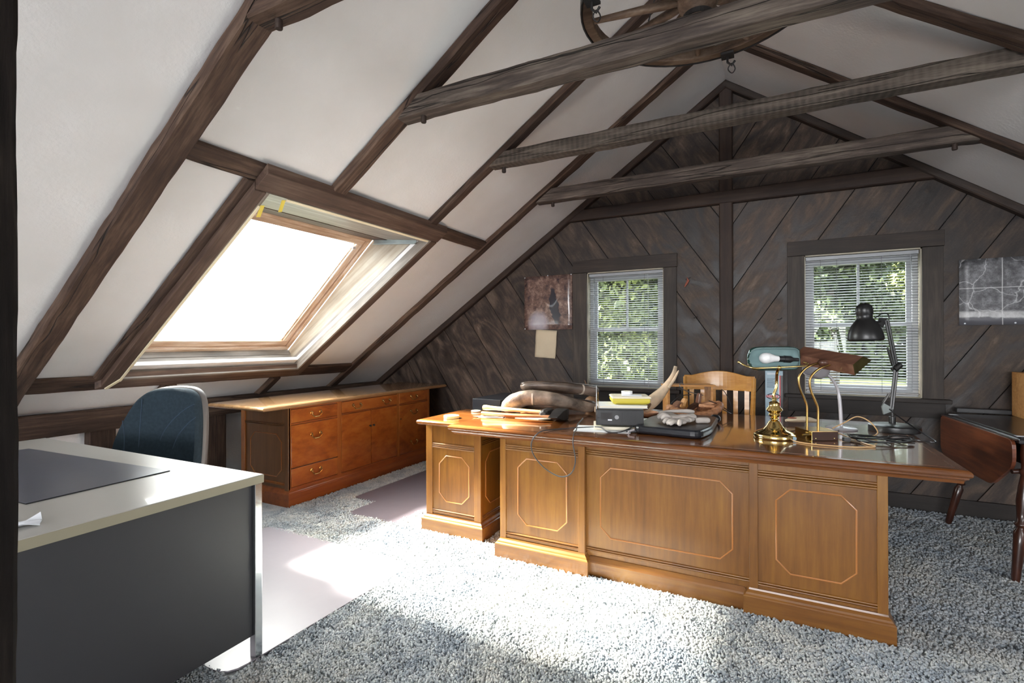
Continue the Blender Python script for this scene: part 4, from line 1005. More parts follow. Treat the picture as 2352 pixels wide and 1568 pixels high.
ov = [(.058+.046*math.cos(a*math.pi/16), .832+.022*math.sin(a*math.pi/16)) for a in range(32)]
MB().tube([(x, -.001, z) for x, z in ov], .003, 4, closed=True).obj('oval_badge', 'navy', ct_)
def text(s, size, mat, parent, loc, rot=(math.pi/2, 0, 0), name='lettering', ext=.0006):
    c = bpy.data.curves.new(name, 'FONT'); c.body = s; c.size = size; c.extrude = ext; c.align_x = 'CENTER'; c.align_y = 'CENTER'
    t = bpy.data.objects.new('tmp_text', c); COL.objects.link(t); bpy.context.view_layer.update()
    me = bpy.data.meshes.new_from_object(t.evaluated_get(bpy.context.evaluated_depsgraph_get())); bpy.data.objects.remove(t)
    me.materials.clear(); me.materials.append(MT[mat]); o = bpy.data.objects.new(name, me); COL.objects.link(o); o.parent = parent; o.location = loc; o.rotation_euler = rot; return o
MB().box(.006, .094, -.0022, -.001, .823, .842).obj('badge_band', 'red', ct_)
text('PLATINUM', .0175, 'paper', ct_, (.051, -.003, .8325))

# ---- wall paper items
def sheet(name, mat, x, z, w, h, label, cat, curl=.012, skew=0, y=G-.006, nx=10, nz=10, cseed=0, pins=None):
    V = []; F = []
    for i in range(nx+1):
        for j in range(nz+1):
            u, v = i/nx, j/nz
            V.append((u*w+skew*(1-v)*h, -.003-curl*(abs(noise.noise(Vector((u*2+cseed, v*2, cseed))))+(.8 if v < .12 else 0)*(1-v*8)*u), v*h))
    for i in range(nx):
        for j in range(nz): a = i*(nz+1)+j; F.append((a, a+nz+1, a+nz+2, a+1))
    b = MB(); b.add(V, F); o = b.obj(name, mat, smooth=True); s = o.modifiers.new('thick', 'SOLIDIFY'); s.thickness = .0006
    o.location = (x, y, z); tag(o, label, cat)
    for px, pz in pins or ():
        MB().sphere((px, -.014, pz), .006, (1, .7, 1), 8, 5).obj('pin', 'paper', o, smooth=True)
    return o
sheet('satellite_poster', 'satellite', -2.308, 1.40, .535, .555, 'brownish satellite image poster pinned left of the narrow window', 'poster', cseed=2, pins=[(.01, .545), (.27, .553), (.525, .55), (.01, .01)])
sheet('parchment_sheet', 'tan_paper', -2.192, 1.118, .235, .285, 'blank tan paper sheet hanging below the satellite poster', 'paper', curl=.02, skew=-.10*-1*.0, cseed=5).rotation_euler = (0, .06, 0)
ap = sheet('aerial_photograph', 'aerial', 1.21, 1.385, .62, .475, 'black and white creased aerial photograph on the wall at right', 'poster', curl=.015, cseed=8, pins=[(.03, .012), (.3, .012)])
fo = thing('feather_trinket', 'tiny reddish cloth trinket hanging right of the narrow window', 'ornament', (-.675, G-.02, 1.80))
MB().tube([(0, 0, .05), (.012, -.005, .02), (-.004, -.008, -.01), (-.02, -.005, -.035)], [.004, .012, .010, .004], 6).obj('cloth', 'blotch', fo, smooth=True)
MB().tube([(.03, 0, .05), (-.01, -.01, .03)], .003, 5).obj('stick', 'iron', fo)
for x, z, lb in ((-.615, 1.485, 'small iron hook in the boards right of the narrow window'), (.045, 1.455, 'small iron hook in the boards left of the wide window')):
    h = tag(MB().tube([(0, .02, 0), (0, -.03, 0), (.02, -.035, .002), (.03, -.03, .012)], .003, 6).obj('wall_hook', 'iron', smooth=True), lb, 'hook'); h.location = (x, G-.01, z)

# ---- wagon wheel lamp hanging from the roof
wh = thing('wagon_wheel', 'wooden wagon wheel chandelier hanging above the tie beams', 'wheel', (-.281, 2.303, 2.75))
def ring(R0, R1, z0, z1, seg=56):
    return MB().rings([[(r_*math.cos(a), r_*math.sin(a), z_) for r_, z_ in ((R0, z0), (R1, z0), (R1, z1), (R0, z1))] for a in [2*math.pi*i/seg for i in range(seg)]], closed=True)
ring(.455, .500, 0, .045).obj('felloe', 'wheelwood', wh, bevel=.004)
ring(.501, .508, -.004, .049).obj('iron_tyre', 'iron', wh, bevel=.001)
MB().lathe([(.045, -.085), (.055, -.08), (.06, -.045), (.075, -.03), (.085, 0), (.085, .045), (.075, .075), (.055, .10), (.045, .16), (.03, .165)], 20).obj('hub', 'wheelwood', wh, smooth=True)
ring(.056, .063, -.075, -.055, 24).obj('hub_band', 'iron', wh)
for k in range(12):
    a = 2*math.pi*k/12+.12; c_, s_ = math.cos(a), math.sin(a)
    MB().tube([(c_*.07, s_*.07, .02), (c_*.14, s_*.14, .021), (c_*.3, s_*.3, .022), (c_*.46, s_*.46, .022)], [.017, .021, .017, .013], 8).obj('spoke', 'wheelwood', wh, smooth=True)
for a in (math.atan2(.16, -.47), math.atan2(.46, .17)):
    c_, s_ = math.cos(a), math.sin(a)
for px, py in ((-.40, -.245), (.085, .47)):
    b = MB().box(px-.03, px+.03, py-.03, py+.03, -.02, -.008).tube([(px, py, -.01), (px, py, -.05), (px+.02, py, -.07), (px+.035, py, -.05)], .006, 6).tube(smoothpath([(px+.02, py, -.06), (px+.035, py+.01, -.085), (px+.02, py+.02, -.1), (px+.002, py+.01, -.08)], 4, True), .003, 5, closed=True)
    b.obj('iron_clip', 'iron', wh)
for k in range(4):
    a = math.pi/4+k*math.pi/2; MB().tube([(.46*math.cos(a), .46*math.sin(a), .04), (.0, 0, .70)], .004, 6).obj('chain', 'iron', wh)

# ================================================================== THINGS ON THE DESK
DT = .7605
# banker lamp
bl = thing('bankers_lamp', 'polished brass desk lamp with a green glass shade and bare bulb', 'lamp', (.012, 2.995, DT), TH)
MB().lathe([(.0, 0), (.100, 0), (.102, .004), (.102, .020), (.098, .024), (.094, .024), (.086, .032), (.06, .042), (.04, .062), (.028, .084), (.018, .092), (.014, .096)], 36).obj('base', 'brass', bl, smooth=True)
MB().lathe([(.012, .095), (.022, .098), (.022, .103), (.014, .107), (.024, .113), (.029, .122), (.024, .130), (.034, .140), (.040, .147), (.038, .153), (.027, .165), (.024, .178), (.026, .186), (.020, .190), (.012, .194), (.010, .202), (.014, .206), (.010, .214)], 28).obj('stem', 'brass', bl, smooth=True)
MB().tube(smoothpath([(0, 0, .205), (-.004, 0, .225), (.010, 0, .265), (.012, 0, .30), (.004, -.02, .345), (-.006, -.055, .372)], 5), .0075, 10).obj('arm', 'brass', bl, smooth=True)
MB().tube(smoothpath([(-.185, .0, .400), (-.178, -.02, .392), (-.158, -.045, .378), (-.12, -.058, .372), (0, -.060, .376), (.12, -.058, .382), (.150, -.045, .388), (.168, -.02, .392), (.155, .0, .40)], 5), .005, 8).sphere((-.006, -.058, .374), .011).sphere((-.187, 0, .401), .008, seg=10, rings=6).obj('yoke', 'brass', bl, smooth=True)
def shade_shell(r, mat, name, hw=.138):
    V = []; F = []; NU, NV = 26, 16
    for i in range(NU+1):
        u = -1+2*i/NU; s = (1-abs(u)**7)**(1/2.6)*.97+.03
        for j in range(NV+1):
            a = math.radians(112-232*j/NV)         # top -> back -> lower front lip
            ry, rz_ = r*.95, r*1.02
            V.append((u*hw, math.cos(a)*ry*s*.9-.0, .420+math.sin(a)*rz_*s))
    for i in range(NU):
        for j in range(NV): a = i*(NV+1)+j; F.append((a, a+1, a+NV+2, a+NV+1))
    b = MB(); b.add(V, F); o = b.obj(name, mat, bl, smooth=True)
    sd = o.modifiers.new('thick', 'SOLIDIFY'); sd.thickness = .0022; sd.offset = 0
    return o
shade_shell(.062, 'green_glass', 'shade'); shade_shell(.0582, 'opal', 'shade_lining', .135)
MB().sphere((-.045, .0, .422), .030, (1.15, 1, 1), 16, 10).tube([(-.03, 0, .422), (0, 0, .420), (.022, 0, .418)], [.028, .018, .015], 14).obj('bulb', 'bulb', bl, smooth=True)
MB().tube([(.022, 0, .418), (.05, 0, .417), (.052, 0, .417), (.085, 0, .415), (.10, 0, .414), (.128, 0, .413)], [.016, .016, .019, .019, .010, .010], 14).obj('socket', 'blackplastic', bl, smooth=True)
MB().lathe([(0, 0), (.011, 0), (.011, .0015), (0, .0015)], 14, m=frame_mat((.055, -.0885, .011), (1, 0, 0), (.5, -.85, 0))).obj('round_label', 'lightblue', bl)
# piano lamp (walnut + brass tubes)
pl_ = thing('piano_lamp', 'desk lamp with angular walnut shade and two curved brass tubes', 'lamp', (.205, 3.075, DT), TH)
MB().box(-.065, .07, -.075, .075, 0, .046).obj('base', 'walnut_dark', pl_, bevel=.002)
MB().box(-.0665, -.0645, -.075, .075, 0, .047).obj('end_plate', 'brass', pl_, bevel=.0005)
MB().box(-.064, .069, -.074, .074, .046, .0475).obj('top_plate', 'brass_old', pl_)
for x in (-.045, .05): MB().sphere((x, -.0755, .012), .0035, (1, .6, 1), 8, 5).obj('rivet', 'brass', pl_, smooth=True)
MB().tube([(-.066, -.02, .022), (-.084, -.025, .022)], .005, 8).obj('toggle_switch', 'chrome', pl_, smooth=True)
tp = [(-.046, .0, .045), (-.046, 0, .10), (-.046, 0, .168), (-.058, 0, .205), (-.078, 0, .250), (-.088, 0, .29), (-.084, 0, .33), (-.055, .0, .365), (-.02, .0, .385), (.022, .01, .395)]
MB().tube(smoothpath(tp, 5), .0058, 10).obj('tube', 'brass_old', pl_, smooth=True)
MB().tube(smoothpath([(x+.031, y-.045, z-.008 if z > .06 else z) for x, y, z in tp], 5), .0058, 10).obj('tube', 'brass_old', pl_, smooth=True)
sec = [(0, 0, 0), (.016, .009, -.053), (.162, .094, .020), (.088, .051, .041)]   # B C D A  (x back-right, y back, z)
Rr = Vector((.115, -.12, .392)); Ll = Rr+Vector((-.150, .26, .048))
B_ = [tuple(Rr+Vector(q)) for q in sec]; A_ = [tuple(Ll+Vector(q)) for q in sec]
sh = MB(); n_ = 4
sh.add(A_+B_, [(0, 1, 5, 4), (3, 0, 4, 7), (7, 6, 2, 3)]).obj('shade', 'walnut', pl_).modifiers.new('t', 'SOLIDIFY').thickness = .004
MB().add([tuple(Vector(p)+Vector((.001, -.0008, 0))) for p in B_], [(0, 1, 2, 3)]).obj('end_cap', 'brass_dark', pl_).modifiers.new('t', 'SOLIDIFY').thickness = .0015
MB().add([tuple(Vector(p)) for p in A_], [(0, 1, 2, 3)]).obj('end_cap', 'brass_dark', pl_).modifiers.new('t', 'SOLIDIFY').thickness = .0015
MB().sphere((.045, .005, .398), .022, (1.3, 1, 1)).obj('tube_boss', 'walnut', pl_, smooth=True)
# gooseneck lamp
gl = thing('gooseneck_lamp', 'silver gooseneck lamp with a rounded cup shade, behind the walnut lamp', 'lamp', (.358, 3.456, DT), TH)
MB().lathe([(0, 0), (.078, 0), (.080, .006), (.074, .011), (.02, .015), (.012, .018)], 28).obj('base', 'silver', gl, smooth=True)
MB().tube(smoothpath([(0, 0, .012), (-.004, 0, .10), (-.012, 0, .19), (-.026, 0, .245), (-.055, -.0, .293), (-.082, 0, .318)], 5), [.010]*11+[.008]*15, 10).obj('neck', 'silver', gl, smooth=True)
mm = frame_mat((-.105, 0, .332), (.5, 0, .86), (-.80, -.25, .52))
MB().lathe([(0, -.02), (.03, -.015), (.052, .01), (.066, .05), (.070, .085), (.066, .085), (.062, .05), (.048, .014), (.028, -.008), (0, -.013)], 26, m=mm).obj('shade', 'silver', gl, smooth=True)
# architect lamp
al = thing('architect_lamp', 'black spring-arm desk lamp with dome shade, standing at the desk corner', 'lamp', (.621, 3.594, DT), TH)
MB().lathe([(0, 0), (.122, 0), (.124, .008), (.122, .03), (.116, .034), (0, .036)], 32, (-.035, -.06, 0)).obj('base', 'blackmetal', al, smooth=True)
MB().lathe([(.017, .03), (.017, .072), (.009, .074), (.009, .115)], 14).obj('socket_post', 'blackmetal', al, smooth=True)
MB().add([(-.012, -.004, .10), (.006, -.004, .085), (-.052, -.004, .085), (-.062, -.004, .13), (-.05, -.004, .15), (-.005, -.004, .125)], [(0, 1, 5), (0, 5, 4, 3, 2)]).obj('bracket', 'galv', al).modifiers.new('t', 'SOLIDIFY').thickness = .008
def arm(p0, p1, off, name='arm'):
    a, b_ = Vector(p0), Vector(p1); b = MB()
    d = (b_-a).normalized(); nrm = Vector((d.z, 0, -d.x))
    for s in (-1, 1):
        o_ = nrm*(off*.85)*s; b.tube([tuple(a+o_), tuple(b_+o_)], .0068, 6)
    return b.obj(name, 'blackmetal', al)
arm((-.004, 0, .115), (.024, 0, .355), .008, 'lower_arm'); arm((.022, 0, .372), (-.030, 0, .632), .008, 'upper_arm')
MB().tube([(.010, -.002, .345), (.045, -.002, .375)], .019, 10).tube([(.0, -.01, .352), (-.016, -.02, .35)], .008, 8).obj('elbow', 'blackmetal', al, smooth=True)
MB().tube([(-.060, -.012, .155), (-.028, -.012, .205)], .0065, 8).tube([(-.064, -.012, .148), (-.02, -.012, .212)], .003, 6).obj('spring', 'steel', al, smooth=True)
MB().tube([(-.030, -.012, .46), (-.006, -.012, .375)], .008, 8).tube([(-.034, -.012, .475), (-.028, -.012, .45)], .005, 6).obj('spring', 'blackmetal', al, smooth=True)
MB().add([(-.078, 0, .615), (-.05, 0, .59), (-.026, 0, .645), (-.07, 0, .648)], [(0, 1, 2, 3)]).obj('head_bracket', 'blackmetal', al).modifiers.new('t', 'SOLIDIFY').thickness = .01
mm = frame_mat((-.152, 0, .515), (1, 0, .05), (.155, .0, 1))
MB().lathe([(.083, -.002), (.088, .004), (.090, .012), (.085, .045), (.070, .085), (.050, .115), (.040, .125), (.040, .150), (.043, .155), (.043, .180), (.038, .202), (.022, .214), (.006, .216), (.006, .222), (0, .224)], 30, m=mm).obj('shade', 'blackmetal', al, smooth=True)
MB().tube([(-.14, -.03, .63), (-.105, -.02, .62), (-.07, -.005, .625)], .006, 6).obj('pivot_screw', 'iron', al)
MB().tube(smoothpath([(-.10, .0, .645), (-.06, -.01, .672), (-.03, -.01, .665), (-.022, -.01, .64)], 5), .0035, 6).obj('cord', 'cord_black', al)

# cords on the desk top: world paths by unprojected desk positions
def cord(name, pts, r, mat, label, n=7, z=None):
    o = tag(MB().tube(smoothpath(pts, n), r, 6).obj(name, mat, smooth=True), label, 'cable'); return o
Zc = DT+.004
cord('lamp_cable', [(.075, 2.935, Zc+.012), (.11, 2.90, Zc), (.20, 2.86, Zc), (.33, 2.865, Zc), (.42, 2.91, Zc), (.44, 2.935, Zc+.002), (.42, 2.975, Zc), (.38, 3.08, Zc), (.33, 3.17, Zc+.01), (.30, 3.22, Zc+.012)], .0032, 'cord_tan', 'tan cord looping from the brass lamp towards the front edge')
cord('lamp_cable', [(.05, 3.20, Zc), (.12, 3.27, Zc+.004), (.20, 3.30, Zc+.006), (.27, 3.28, Zc+.02), (.305, 3.22, Zc+.012), (.31, 3.17, Zc)], .0032, 'cord_tan', 'tan cord crossing behind the walnut lamp base')
cord('lamp_cable', [(.30, 3.30, Zc+.02), (.36, 3.34, Zc+.05), (.42, 3.36, Zc+.085), (.47, 3.33, Zc+.07), (.50, 3.28, Zc+.03), (.49, 3.24, Zc+.01), (.44, 3.20, Zc)], .003, 'cord_tan', 'tan cord rising in an arch above the cord tangle')
def coil(cx, cy, rx, ry, turns, seed, z=Zc, rot=.4):
    rr = random.Random(seed); P = []
    for i in range(int(turns*9)):
        a = i*2*math.pi/9; s = 1+rr.uniform(-.14, .14); x, y = rx*s*math.cos(a), ry*s*math.sin(a)
        P.append((cx+x*math.cos(rot)-y*math.sin(rot)+rr.uniform(-.01, .01), cy+x*math.sin(rot)+y*math.cos(rot), z+.003*(i % 5)+.012*(i/9/turns)))
    return P
cord('power_cable', coil(.50, 3.11, .125, .07, 3.2, 2), .0033, 'cord_black', 'black cord coiled in loose loops in front of the black lamp', 5)
cord('power_cable', coil(.44, 3.12, .09, .05, 2.2, 9, Zc+.004, .2), .0028, 'cord_black', 'second thinner black cord tangled with the coiled one', 5)
cord('power_cable', [(.60, 3.55, DT+.12), (.64, 3.52, DT+.08), (.70, 3.42, DT+.03), (.735, 3.25, DT+.004), (.72, 3.20, DT+.002), (.66, 3.22, Zc), (.60, 3.20, Zc), (.52, 3.16, Zc)], .0036, 'cord_black', 'black cord sagging over the right edge of the desk top')
cord('power_cable', [(.02, 3.40, Zc), (-.03, 3.36, Zc), (-.03, 3.28, Zc), (.06, 3.24, Zc), (.16, 3.36, Zc), (.26, 3.42, Zc), (.34, 3.38, Zc)], .0028, 'cord_black', 'thin black cord on the desk behind the brass lamp')
pg = thing('power_plug', 'grey plug lying beside the tangled cords', 'plug', (.335, 3.03, DT), .5)
MB().box(-.016, .016, -.012, .012, .002, .022).obj('plug_body', 'cord_grey', pg, bevel=.004); MB().box(.016, .034, -.008, -.005, .010, .014).box(.016, .034, .005, .008, .010, .014).obj('prongs', 'chrome', pg, props={'kind': 'stuff'})
# stained folded cloth/pouch behind brass lamp
o = tag(MB().tube(smoothpath([(0, 0, .022), (.05, .02, .028), (.11, .045, .03), (.17, .06, .022)], 4), [.012, .018, .024, .028, .030, .032, .032, .033, .032, .03, .028, .022, .012], 10, flat=.55).obj('stained_pouch', 'tan_paper', smooth=True), 'tan cloth bundle with a rust-red stain behind the lamp tubes', 'cloth'); o.location = (.075, 3.50, DT+.002)
MB().sphere((.035, .004, .040), .022, (1.2, .6, .25), 10, 6).obj('stain', 'blotch', o, smooth=True)

# seat pad with gloves
sp = tag(MB().prism(rounded([(-.355, -.19), (.0, -.225), (.04, -.04), (.035, .36), (-.02, .40), (-.30, .37), (-.35, .20)], .05), 0, .045, 'z').obj('seat_cushion', 'vinyl', bevel=.016, bseg=3), 'black vinyl seat cushion lying on the desk under white gloves', 'cushion'); sp.location = (-.33, 2.965, DT+.001)
MB().tube([(-.352, -.185, .02), (-.375, -.21, .012), (-.372, -.23, .004)], .006, 6).obj('tie_strap', 'silver', sp)
def glove(label, loc, rz, seed, s=1.0):
    rr = random.Random(seed); b = MB()
    b.sphere((0, 0, .016), .045, (1.05, .9, .32), 16, 8); b.sphere((.05, .004, .02), .035, (1.2, .85, .4), 14, 8)
    b.tube([(.07, 0, .02), (.105, .01, .022)], [.032, .036], 12, flat=.45)
    for k in range(4):
        y = -.034+.022*k; L_ = [.05, .062, .06, .048][k]; cu = rr.uniform(-.018, .018)
        b.tube(smoothpath([(-.028, y*.9, .016), (-.028-L_*.5, y*1.15+cu*.4, .022+rr.uniform(0, .01)), (-.028-L_, y*1.3+cu, .012)], 4), [.012, .0125, .012, .0125, .012, .0125, .0125, .012, .008], 8)
    b.tube(smoothpath([(.015, .035, .016), (-.01, .062, .02), (-.04, .075, .014)], 4), [.013]*8+[.008], 8)
    o = b.obj('work_glove', 'glove', smooth=True); r_ = o.modifiers.new('fuse', 'REMESH'); r_.mode = 'VOXEL'; r_.voxel_size = .003; r_.use_smooth_shade = True
    o.location = loc; o.rotation_euler = (0, 0, rz); o.scale = (s, s, s); return tag(o, label, 'glove', 'white work gloves on the cushion')
glove('white work glove lying on the near side of the black cushion, fingers towards the camera', (-.46, 2.90, DT+.047), 1.1, 1)
glove('white work glove lying on top of the other one', (-.50, 2.985, DT+.058), .35, 5, 1.05)
bt = tag(MB().tube(smoothpath([(0, 0, .012), (.06, .02, .02), (.14, .05, .022), (.19, .07, .018)], 4), [.006, .007, .008, .009, .009, .010, .010, .011, .012, .013, .013, .012, .009], 10).obj('leather_strap', 'glove', smooth=True), 'long pale folded cuff lying across the back of the gloves', 'cloth'); bt.location = (-.60, 3.06, DT+.075)
rw_ = tag(MB().tube(smoothpath([(0, 0, .016), (.035, .012, .018), (.07, .03, .017)], 4), [.012]+[.0165]*7+[.012], 12).obj('cloth_roll', 'glove', smooth=True), 'small rolled white cloth at the right end of the gloves', 'cloth'); rw_.location = (-.385, 3.0, DT+.046)

# carved basket with odds and ends
bs = thing('carved_basket', 'carved twisted-rim wooden basket full of small wooden pieces', 'basket', (-.47, 3.60, DT), .45)
loop = [(.165*math.cos(a), .12*math.sin(a), .045+.022*math.cos(2*a)+.012*math.cos(a)) for a in [2*math.pi*i/80 for i in range(80)]]
rad = [.024+.0045*math.sin(i*2*math.pi*26/80*1.0) for i in range(80)]
MB().tube(loop, rad, 10, closed=True).obj('twisted_rim', 'carved', bs, smooth=True)
MB().lathe([(0, .004), (.08, .0), (.13, .02), (.15, .045), (.14, .045), (.12, .026), (.07, .012), (0, .012)], 28, m=Matrix.Scale(.74, 4, (0, 1, 0))).obj('bowl', 'carved', bs, smooth=True)
for i, (x, y, z, L_, a, t_, w_, mt, lb) in enumerate((
    (.03, .0, .10, .12, 1.45, .2, .020, 'walnut', 'upright dark wooden tablet in the carved basket'), (-.07, .01, .085, .07, 1.2, .1, .026, 'boxwood', 'pale wooden block with a hole in the carved basket'),
    (-.11, -.04, .075, .07, .7, .5, .022, 'walnut', 'curled reddish wood piece at the left of the carved basket'), (.0, -.04, .07, .10, .35, .6, .022, 'walnut_dark', 'dark cube-ended wood piece in the carved basket'),
    (.10, -.01, .072, .16, -.15, .3, .020, 'carved', 'long brown wood piece across the right of the carved basket'), (.05, .03, .075, .15, .3, .0, .026, 'carved', 'broad carved wood piece in the middle of the basket'))):
    mm = Matrix.Translation((x-.47, y+3.6, z+DT)) @ Matrix.Rotation(t_+.45, 4, 'Z') @ Matrix.Rotation(-a, 4, 'Y')
    b = MB(); b.rings([[(q*L_-L_/2, w_*s_*yy_, .010*zz_+.006*math.sin(q*3)) for yy_, zz_ in ((-1, -1), (1, -1), (1, 1), (-1, 1))] for q, s_ in ((0, .7), (.2, 1), (.5, 1.1), (.8, 1), (1, .75))])
    tag(b.obj('wood_piece', mt, mw=mm, bevel=.004), lb, 'wood piece')
hgr = tag(MB().tube(smoothpath([(-.54, 3.60, DT+.215), (-.555, 3.585, DT+.226), (-.562, 3.57, DT+.205), (-.53, 3.60, DT+.175), (-.48, 3.64, DT+.155), (-.42, 3.66, DT+.140)], 5), .003, 6).obj('clothes_hanger', 'steel', smooth=True), 'bent wire hanger hook sticking out of the basket', 'hanger')
cord('wire', smoothpath([(-.60, 3.545, Zc+.012), (-.625, 3.53, Zc+.05), (-.60, 3.54, Zc+.10), (-.55, 3.57, Zc+.135), (-.49, 3.60, Zc+.145)], 3), .003, 'iron', 'dark wire bow arching over the left of the carved basket', 3)
cord('wire', [(-.38, 3.62, DT+.11), (-.33, 3.63, DT+.09), (-.27, 3.64, DT+.055), (-.235, 3.65, DT+.035), (-.245, 3.66, DT+.028), (-.29, 3.65, DT+.05), (-.35, 3.63, DT+.08)], .003, 'cord_black', 'looped black cable hanging over the right rim of the basket')
cord('wire', [(-.31, 3.74, DT+.18), (-.285, 3.72, DT+.16), (-.25, 3.70, DT+.09), (-.24, 3.68, DT+.04)], .0022, 'cord_black', 'thin black cable running down from the wooden box corner')
jk = tag(MB().sphere((0, 0, .028), .03, (1.1, 1, .9), 12, 8).obj('rubber_boot_heel', 'vinyl', smooth=True), 'small glossy black rubber lump right of the cushion, under the basket', 'rubber piece'); jk.location = (-.315, 3.36, DT+.0)
wbx = thing('wooden_box', 'open shallow wooden box on its side behind the basket', 'box', (-.645, 3.60, DT+.001), TH-.02)
for nm, q in (('side', (.0, .014, 0, .13, 0, .195)), ('side', (.300, .314, 0, .13, 0, .195)), ('top', (-.012, .33, -.002, .132, .195, .207)), ('bottom', (.014, .30, 0, .13, 0, .01))):
    MB().box(*q).obj(nm, 'boxwood', wbx, bevel=.001)

# antler
an = thing('moose_antler', 'long pale antler with forked tip rising over the desk', 'antler', (-.974, 3.294, DT), TH)
spn = smoothpath([(-.10, 0, .055), (0, 0, .052), (.13, 0, .055), (.25, .01, .080), (.34, .01, .150), (.40, .01, .225), (.437, .01, .290), (.452, .01, .345)], 6)
nP = len(spn)
MB().tube(spn, [.010+.014*math.exp(-((i/nP-.45)/.20)**2)-.004*max(0, (i/nP-.7))/.3 for i in range(nP)], 12, flat=1.9).obj('beam', 'antler', an, smooth=True)
MB().tube(smoothpath([(.395, -.015, .20), (.43, -.018, .255), (.462, -.02, .318)], 5), [.010]*6+[.009, .008, .007, .006, .003], 8).obj('tine', 'antler', an, smooth=True)
MB().tube(smoothpath([(.17, -.03, .05), (.24, -.045, .075), (.27, -.03, .095)], 5), [.016]*6+[.014, .012, .010, .008, .006], 8).obj('palm_edge', 'horn', an, smooth=True)
hs = thing('small_antler', 'slim brown antler spike standing against the narrow window', 'antler', (-1.22, 3.72, DT), TH)
MB().tube(smoothpath([(-.075, 0, .215), (-.05, 0, .16), (-.015, 0, .095), (.03, 0, .035)], 6), [.002+.0012*i for i in range(19)], 10).obj('spike', 'horn', hs, smooth=True)
MB().sphere((-.02, 0, .052), .055, (1, .8, .75), 14, 8).obj('burr', 'horn', hs, smooth=True)

# radio stack
rd = thing('clock_radio', 'old black radio seen from its back with a raised aerial', 'radio', (-.807+.014, 2.935, DT+.02), TH-.16)
MB().box(-.152, .115, -.125, .12, .012, .105).obj('case', 'blackplastic', rd, bevel=.004)
MB().box(-.148, .112, -.1275, -.124, .018, .098).obj('back_cover', 'blackmetal', rd, bevel=.001)
b = MB()
for i in range(14): b.box(-.012+i*.0065, -.010+i*.0065+.0016, -.1295, -.127, .03, .088)
b.obj('vent_fins', 'blackplastic', rd, props={'kind': 'stuff'})
MB().box(-.125, -.06, -.1290, -.1272, .045, .085).obj('rating_label', 'iron', rd); MB().box(-.085, -.062, -.1296, -.127, .040, .048).obj('white_label', 'paper', rd)
MB().lathe([(0, 0), (.012, 0), (.012, .002), (.009, .002), (.009, .001), (0, .001)], 14, m=frame_mat((-.035, -.1275, .06), (1, 0, 0), (0, -1, 0))).obj('round_socket', 'label', rd)
MB().lathe([(0, 0), (.006, 0), (.006, .002), (0, .002)], 10, m=frame_mat((-.138, -.1275, .055), (1, 0, 0), (0, -1, 0))).obj('jack', 'iron', rd)
MB().tube([(-.149, -.118, .10), (-.149, -.118, .19), (-.149, -.118, .1901), (-.149, -.118, .24)], [.0035, .0035, .0022, .0022], 8).obj('aerial', 'chrome', rd, smooth=True)
MB().tube([(-.141, -.112, .08), (-.139, -.112, .20)], .0018, 6).obj('aerial_stay', 'brass_old', rd)
pb = tag(MB().box(-.150, .07, -.10, .11, 0, .018).obj('paperback', 'cream', bevel=.002), 'closed cream-edged book under the black radio', 'book'); pb.location = (-.807, 2.93, DT+.002); pb.rotation_euler = (0, 0, TH-.16)
pu = tag(MB().box(-.19, .13, -.11, .10, 0, .0012).obj('paper_sheet', 'paper'), 'white paper sheet under the radio stack at the desk edge', 'paper'); pu.location = (-.85, 2.845, DT+.0004); pu.rotation_euler = (0, 0, TH-.25)
mg = thing('magazine', 'glossy framed picture lying behind the radio with a wooden edge', 'picture', (-.77, 3.17, DT+.001), TH-.45)
MB().box(-.10, .10, -.13, .13, 0, .010).obj('picture', 'paper', mg); MB().box(.10, .115, -.14, .13, 0, .016).obj('wood_edge', 'walnut', mg, bevel=.002)
def book(label, loc, rz, w, d, h, cover, pages, name='book'):
    t = thing(name, label, 'book', loc, rz)
    MB().box(-w/2+.004, w/2-.003, -d/2+.003, d/2-.003, .002, h-.002).obj('pages', pages, t)
    MB().box(-w/2, w/2, -d/2, d/2, 0, .002).box(-w/2, w/2, -d/2, d/2, h-.002, h).box(-w/2, -w/2+.003, -d/2, d/2, 0, h).obj('cover', cover, t)
    return t
za = DT+.02+.106
bk1 = book('thick white-covered book on top of the radio, under the yellow one', (-.80, 2.945, za), TH-.10, .28, .20, .016, 'paper', 'cream')
yb = thing('yellow_package', 'yellow wrapped soft packet on the book stack', 'package', (-.765, 2.985, za+.017), TH-.1)
MB().loft(-.105, .115, -.085, .09, [(.02, 0), (.004, .008), (0, .020), (.002, .034), (.006, .036)]).obj('wrapper', 'yellow', yb, bevel=.004)
MB().loft(-.105, .118, -.083, .092, [(0, .034), (-.003, .038), (0, .044), (.012, .047)]).obj('plastic_cover', 'cream', yb, bevel=.003)
nt_ = tag(MB().box(-.055, .06, -.04, .04, 0, .004).obj('notepad', 'paper', bevel=.001), 'small white notepad on the yellow packet', 'notepad'); nt_.location = (-.745, 2.97, za+.0645); nt_.rotation_euler = (0, 0, TH-.2)
def taperoll(name, label, loc, r, h, mat, inner=.6):
    t = thing(name, label, 'tape', loc)
    MB().rings([[(q*math.cos(a), q*math.sin(a), z_) for q, z_ in ((r*inner, 0), (r, 0), (r, h), (r*inner, h))] for a in [2*math.pi*i/32 for i in range(32)]], closed=True).obj('tape', mat, t, bevel=.001)
    MB().rings([[(q*math.cos(a), q*math.sin(a), z_) for q, z_ in ((r*inner-.003, 0), (r*inner, 0), (r*inner, h), (r*inner-.003, h))] for a in [2*math.pi*i/32 for i in range(32)]], closed=True).obj('core', 'cream', t)
    return t
taperoll('tape_roll', 'white tape roll standing flat on top of the yellow packet', (-.775, 2.985, za+.069), .033, .020, 'bulb')
